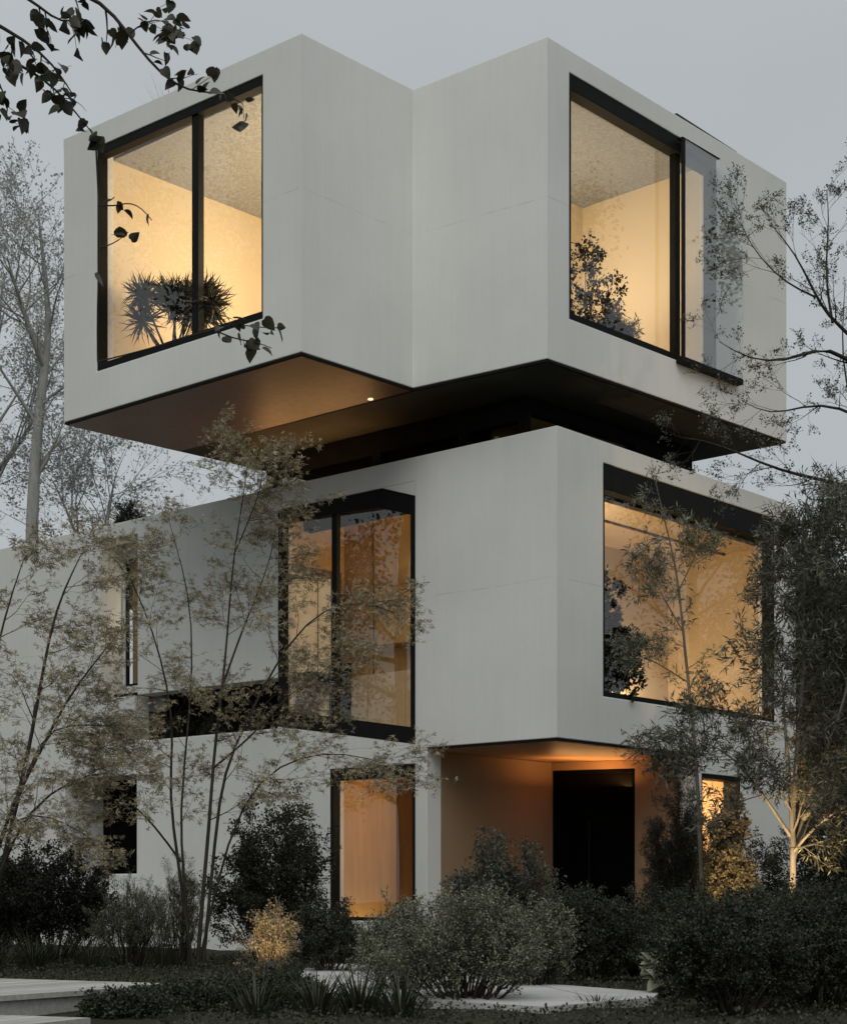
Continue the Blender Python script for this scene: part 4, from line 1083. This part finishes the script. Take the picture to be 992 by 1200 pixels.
pl.leaves(np.stack([X, Y, rng.uniform(0, .06, n)], 1), nrm(rng.normal(0, 1, (n, 3)) + (0, 0, .7)), nrm(rng.normal(0, .6, (n, 3)) + (0, 0, 1)), rng.uniform(.014, .04, n))
gc = pl.mesh_leaves('ground_cover', M['grass'], None, 'diamond'); gc['kind'] = 'stuff'; gc['label'] = 'low dark ground cover between the plants'; gc['category'] = 'ground cover'

# --- plants in the planter, on the roofs and in the rooms
zf = hS[2] - .08
for k, (px, h) in enumerate(((180, .5), (225, .55), (275, .6), (318, .75))):
    s = wW.s(px); p = wW.pt(s, .65, zf)
    shrub('planter_plant', ['dark planter plant at the left end of the slot', 'dark planter plant left of the slot centre', 'dark planter plant right of the slot centre', 'tall dark planter plant next to the lit window'][k],
          0, 0, h, .55, 16, CSH, 140 + k, 'leaf_dark', at_xyz=p, cat='plant', group='plants in the wall planter')
def pot(bm, p, r, h):
    bmesh.ops.create_cone(bm, cap_ends=True, segments=24, radius1=r * .8, radius2=r, depth=h)
    bmesh.ops.translate(bm, verts=bm.verts, vec=(p[0], p[1], p[2] + h / 2))
def add_pot(t, p, r, h):
    bm = bmn(); pot(bm, (p.x, p.y, p.z - h), r, h); mesh_obj('pot', bm, M['pot'], t)
# spiky plant, top left window
sp_l = wAF.s(190); zfl = zs + .25
grp = [(wAF.s(185), .75, 1.62, 'spiky dark potted plant low in the top left window'), (wAF.s(250), .7, 1.35, 'smaller spiky potted plant beside the mullion of the top left window')]
def spiky(w, s, dep, zfl, hh, label, seed, heads, LL):
    rng = np.random.default_rng(seed); b = w.pt(s, dep, zfl)
    t = thing('potted_plant', label, 'plant', b); add_pot(t, b + Vector((0, 0, .45)), .22, .45)
    pl = Plant(seed)
    for k in range(heads):
        top = np.array(b) + np.array((rng.uniform(-.55, .55), rng.uniform(-.2, .2), hh * rng.uniform(.7, 1.0)))
        st = np.array(b) + (0, 0, .4); tt = np.linspace(0, 1, 7)[:, None]
        pts = st + (top - st) * tt + np.sin(tt * 3) * rng.normal(0, .05, 3); pl.tube(pts, .018, .012, 6)
        n = 130; dv = nrm(rng.normal(0, 1, (n, 3)) + (0, 0, .25))
        pl.leaves(np.repeat(pts[-1:], n, 0), dv, nrm(rng.normal(0, 1, (n, 3))), LL * rng.uniform(.6, 1.1, n))
    pl.mesh_wood('stem', M['bark_dark'], t); pl.mesh_leaves('foliage', M['leaf_black'], t, 'blade')
spiky(wAF, wAF.s(160), .62, zfl, 1.4, grp[0][3], 151, 12, .36)
spiky(wAF, wAF.s(236), .6, zfl, 1.2, grp[1][3], 152, 3, .32)
CI = dict(CBG, n=[9, 5, 0], len=[.34, .16], nl=9, ls=.06)
b = wCE.pt(wCE.s(716), .55, zs + .25)
t = shrub('potted_plant', 'tall leafy indoor plant at the left of the top right window', 0, 0, 2.05, 1.2, 15, dict(CI, n=[7, 4, 0], nl=9, ls=.048), 153, 'leaf_black', at_xyz=b, cat='plant')
add_pot(t, b + Vector((0, 0, .35)), .24, .36)
b = wCE.pt(wCE.s(757), .5, zs + .25)
t = shrub('potted_plant', 'short grassy indoor plant right of the tall one in top right window', 0, 0, .98, .5, 14, dict(CI, ls=.09), 154, 'leaf_black', 'lance', at_xyz=b, cat='plant')
add_pot(t, b + Vector((0, 0, .3)), .18, .3)
b = wG.pt(wG.s(738), .6, hLR[2] - .2)
t = shrub('potted_plant', 'dark leafy indoor plant at the left of the middle right window', 0, 0, 2.2, 1.2, 26, dict(CI, nl=9, ls=.07), 155, 'leaf_black', at_xyz=b, cat='plant')
add_pot(t, b + Vector((0, 0, .3)), .24, .32)
b = wW.pt(wW.s(352), .62, bot - .2)
t = shrub('potted_plant', 'broad leaved dark plant in a black pot behind the tall window', 0, 0, .95, .55, 9, dict(CHO, ls=.2, nl=5), 156, 'leaf_black', 'lance', at_xyz=b, cat='plant')
add_pot(t, b + Vector((0, 0, .55)), .2, .55)
# sparse dry grass on the roofs
grass_clump('roof_grass', 'thin pale dry grass tuft on the top left roof edge', 0, 0, 60, .75, .006, 161, 'leaf_grey_haze', at_xyz=np.array(wAF.pt(wAF.s(152), .8, tF - .1)), spread=.25, bend=.5)
grass_clump('roof_grass', 'thin pale dry grass on the left wing parapet', 0, 0, 90, .6, .007, 162, 'leaf_grey_haze', at_xyz=np.array(wW.pt(wW.s(172), .6, zr - .1)), spread=.5, bend=.6)
shrub('roof_plant', 'small dark plant on the left wing parapet', 0, 0, .5, .4, 12, CSH, 163, 'leaf_dark', at_xyz=wW.pt(wW.s(124), .5, zr - .1), cat='plant')

# --- garden spotlights among the shrubs
def garden_light(px, Yd, label, aim, power, size=70):
    b = Vector(((px - CX) / F * Yd, Yd, 0))
    t = thing('garden_spotlight', label, 'lamp', b, 'garden spotlights')
    bm = bmn(); bmesh.ops.create_cone(bm, cap_ends=True, segments=10, radius1=.008, radius2=.012, depth=.16)
    bmesh.ops.translate(bm, verts=bm.verts, vec=b + Vector((0, 0, .06))); mesh_obj('stake', bm, M['steel'], t)
    d = (Vector(aim) - (b + Vector((0, 0, .17)))).normalized()
    bm = bmn(); bmesh.ops.create_cone(bm, cap_ends=True, segments=16, radius1=.03, radius2=.04, depth=.1)
    bmesh.ops.rotate(bm, verts=bm.verts, cent=(0, 0, 0), matrix=d.to_track_quat('Z', 'Y').to_matrix()); bmesh.ops.translate(bm, verts=bm.verts, vec=b + Vector((0, 0, .17)))
    mesh_obj('lamp_head', bm, M['steel'], t)
    ld = bpy.data.lights.new('garden_beam', 'SPOT'); ld.energy = power; ld.color = (1, .68, .34); ld.spot_size = R(size); ld.spot_blend = .7; ld.shadow_soft_size = .03
    lo = bpy.data.objects.new('garden_beam', ld); COL.objects.link(lo); lo.location = b + Vector((0, 0, .17)) + d * .07
    lo.rotation_euler = d.to_track_quat('-Z', 'Y').to_euler()
garden_light(318, 15.2, 'small dark garden spotlight in front of the golden bush', at(314, 1085, 16.2), 55, 42)
garden_light(917, 18.7, 'small dark garden spotlight below the lit tree trunk', at(930, 975, 19.6), 460, 55)
garden_light(868, 20.6, 'small dark garden spotlight by the small right window', at(850, 960, 22.2), 170, 70)
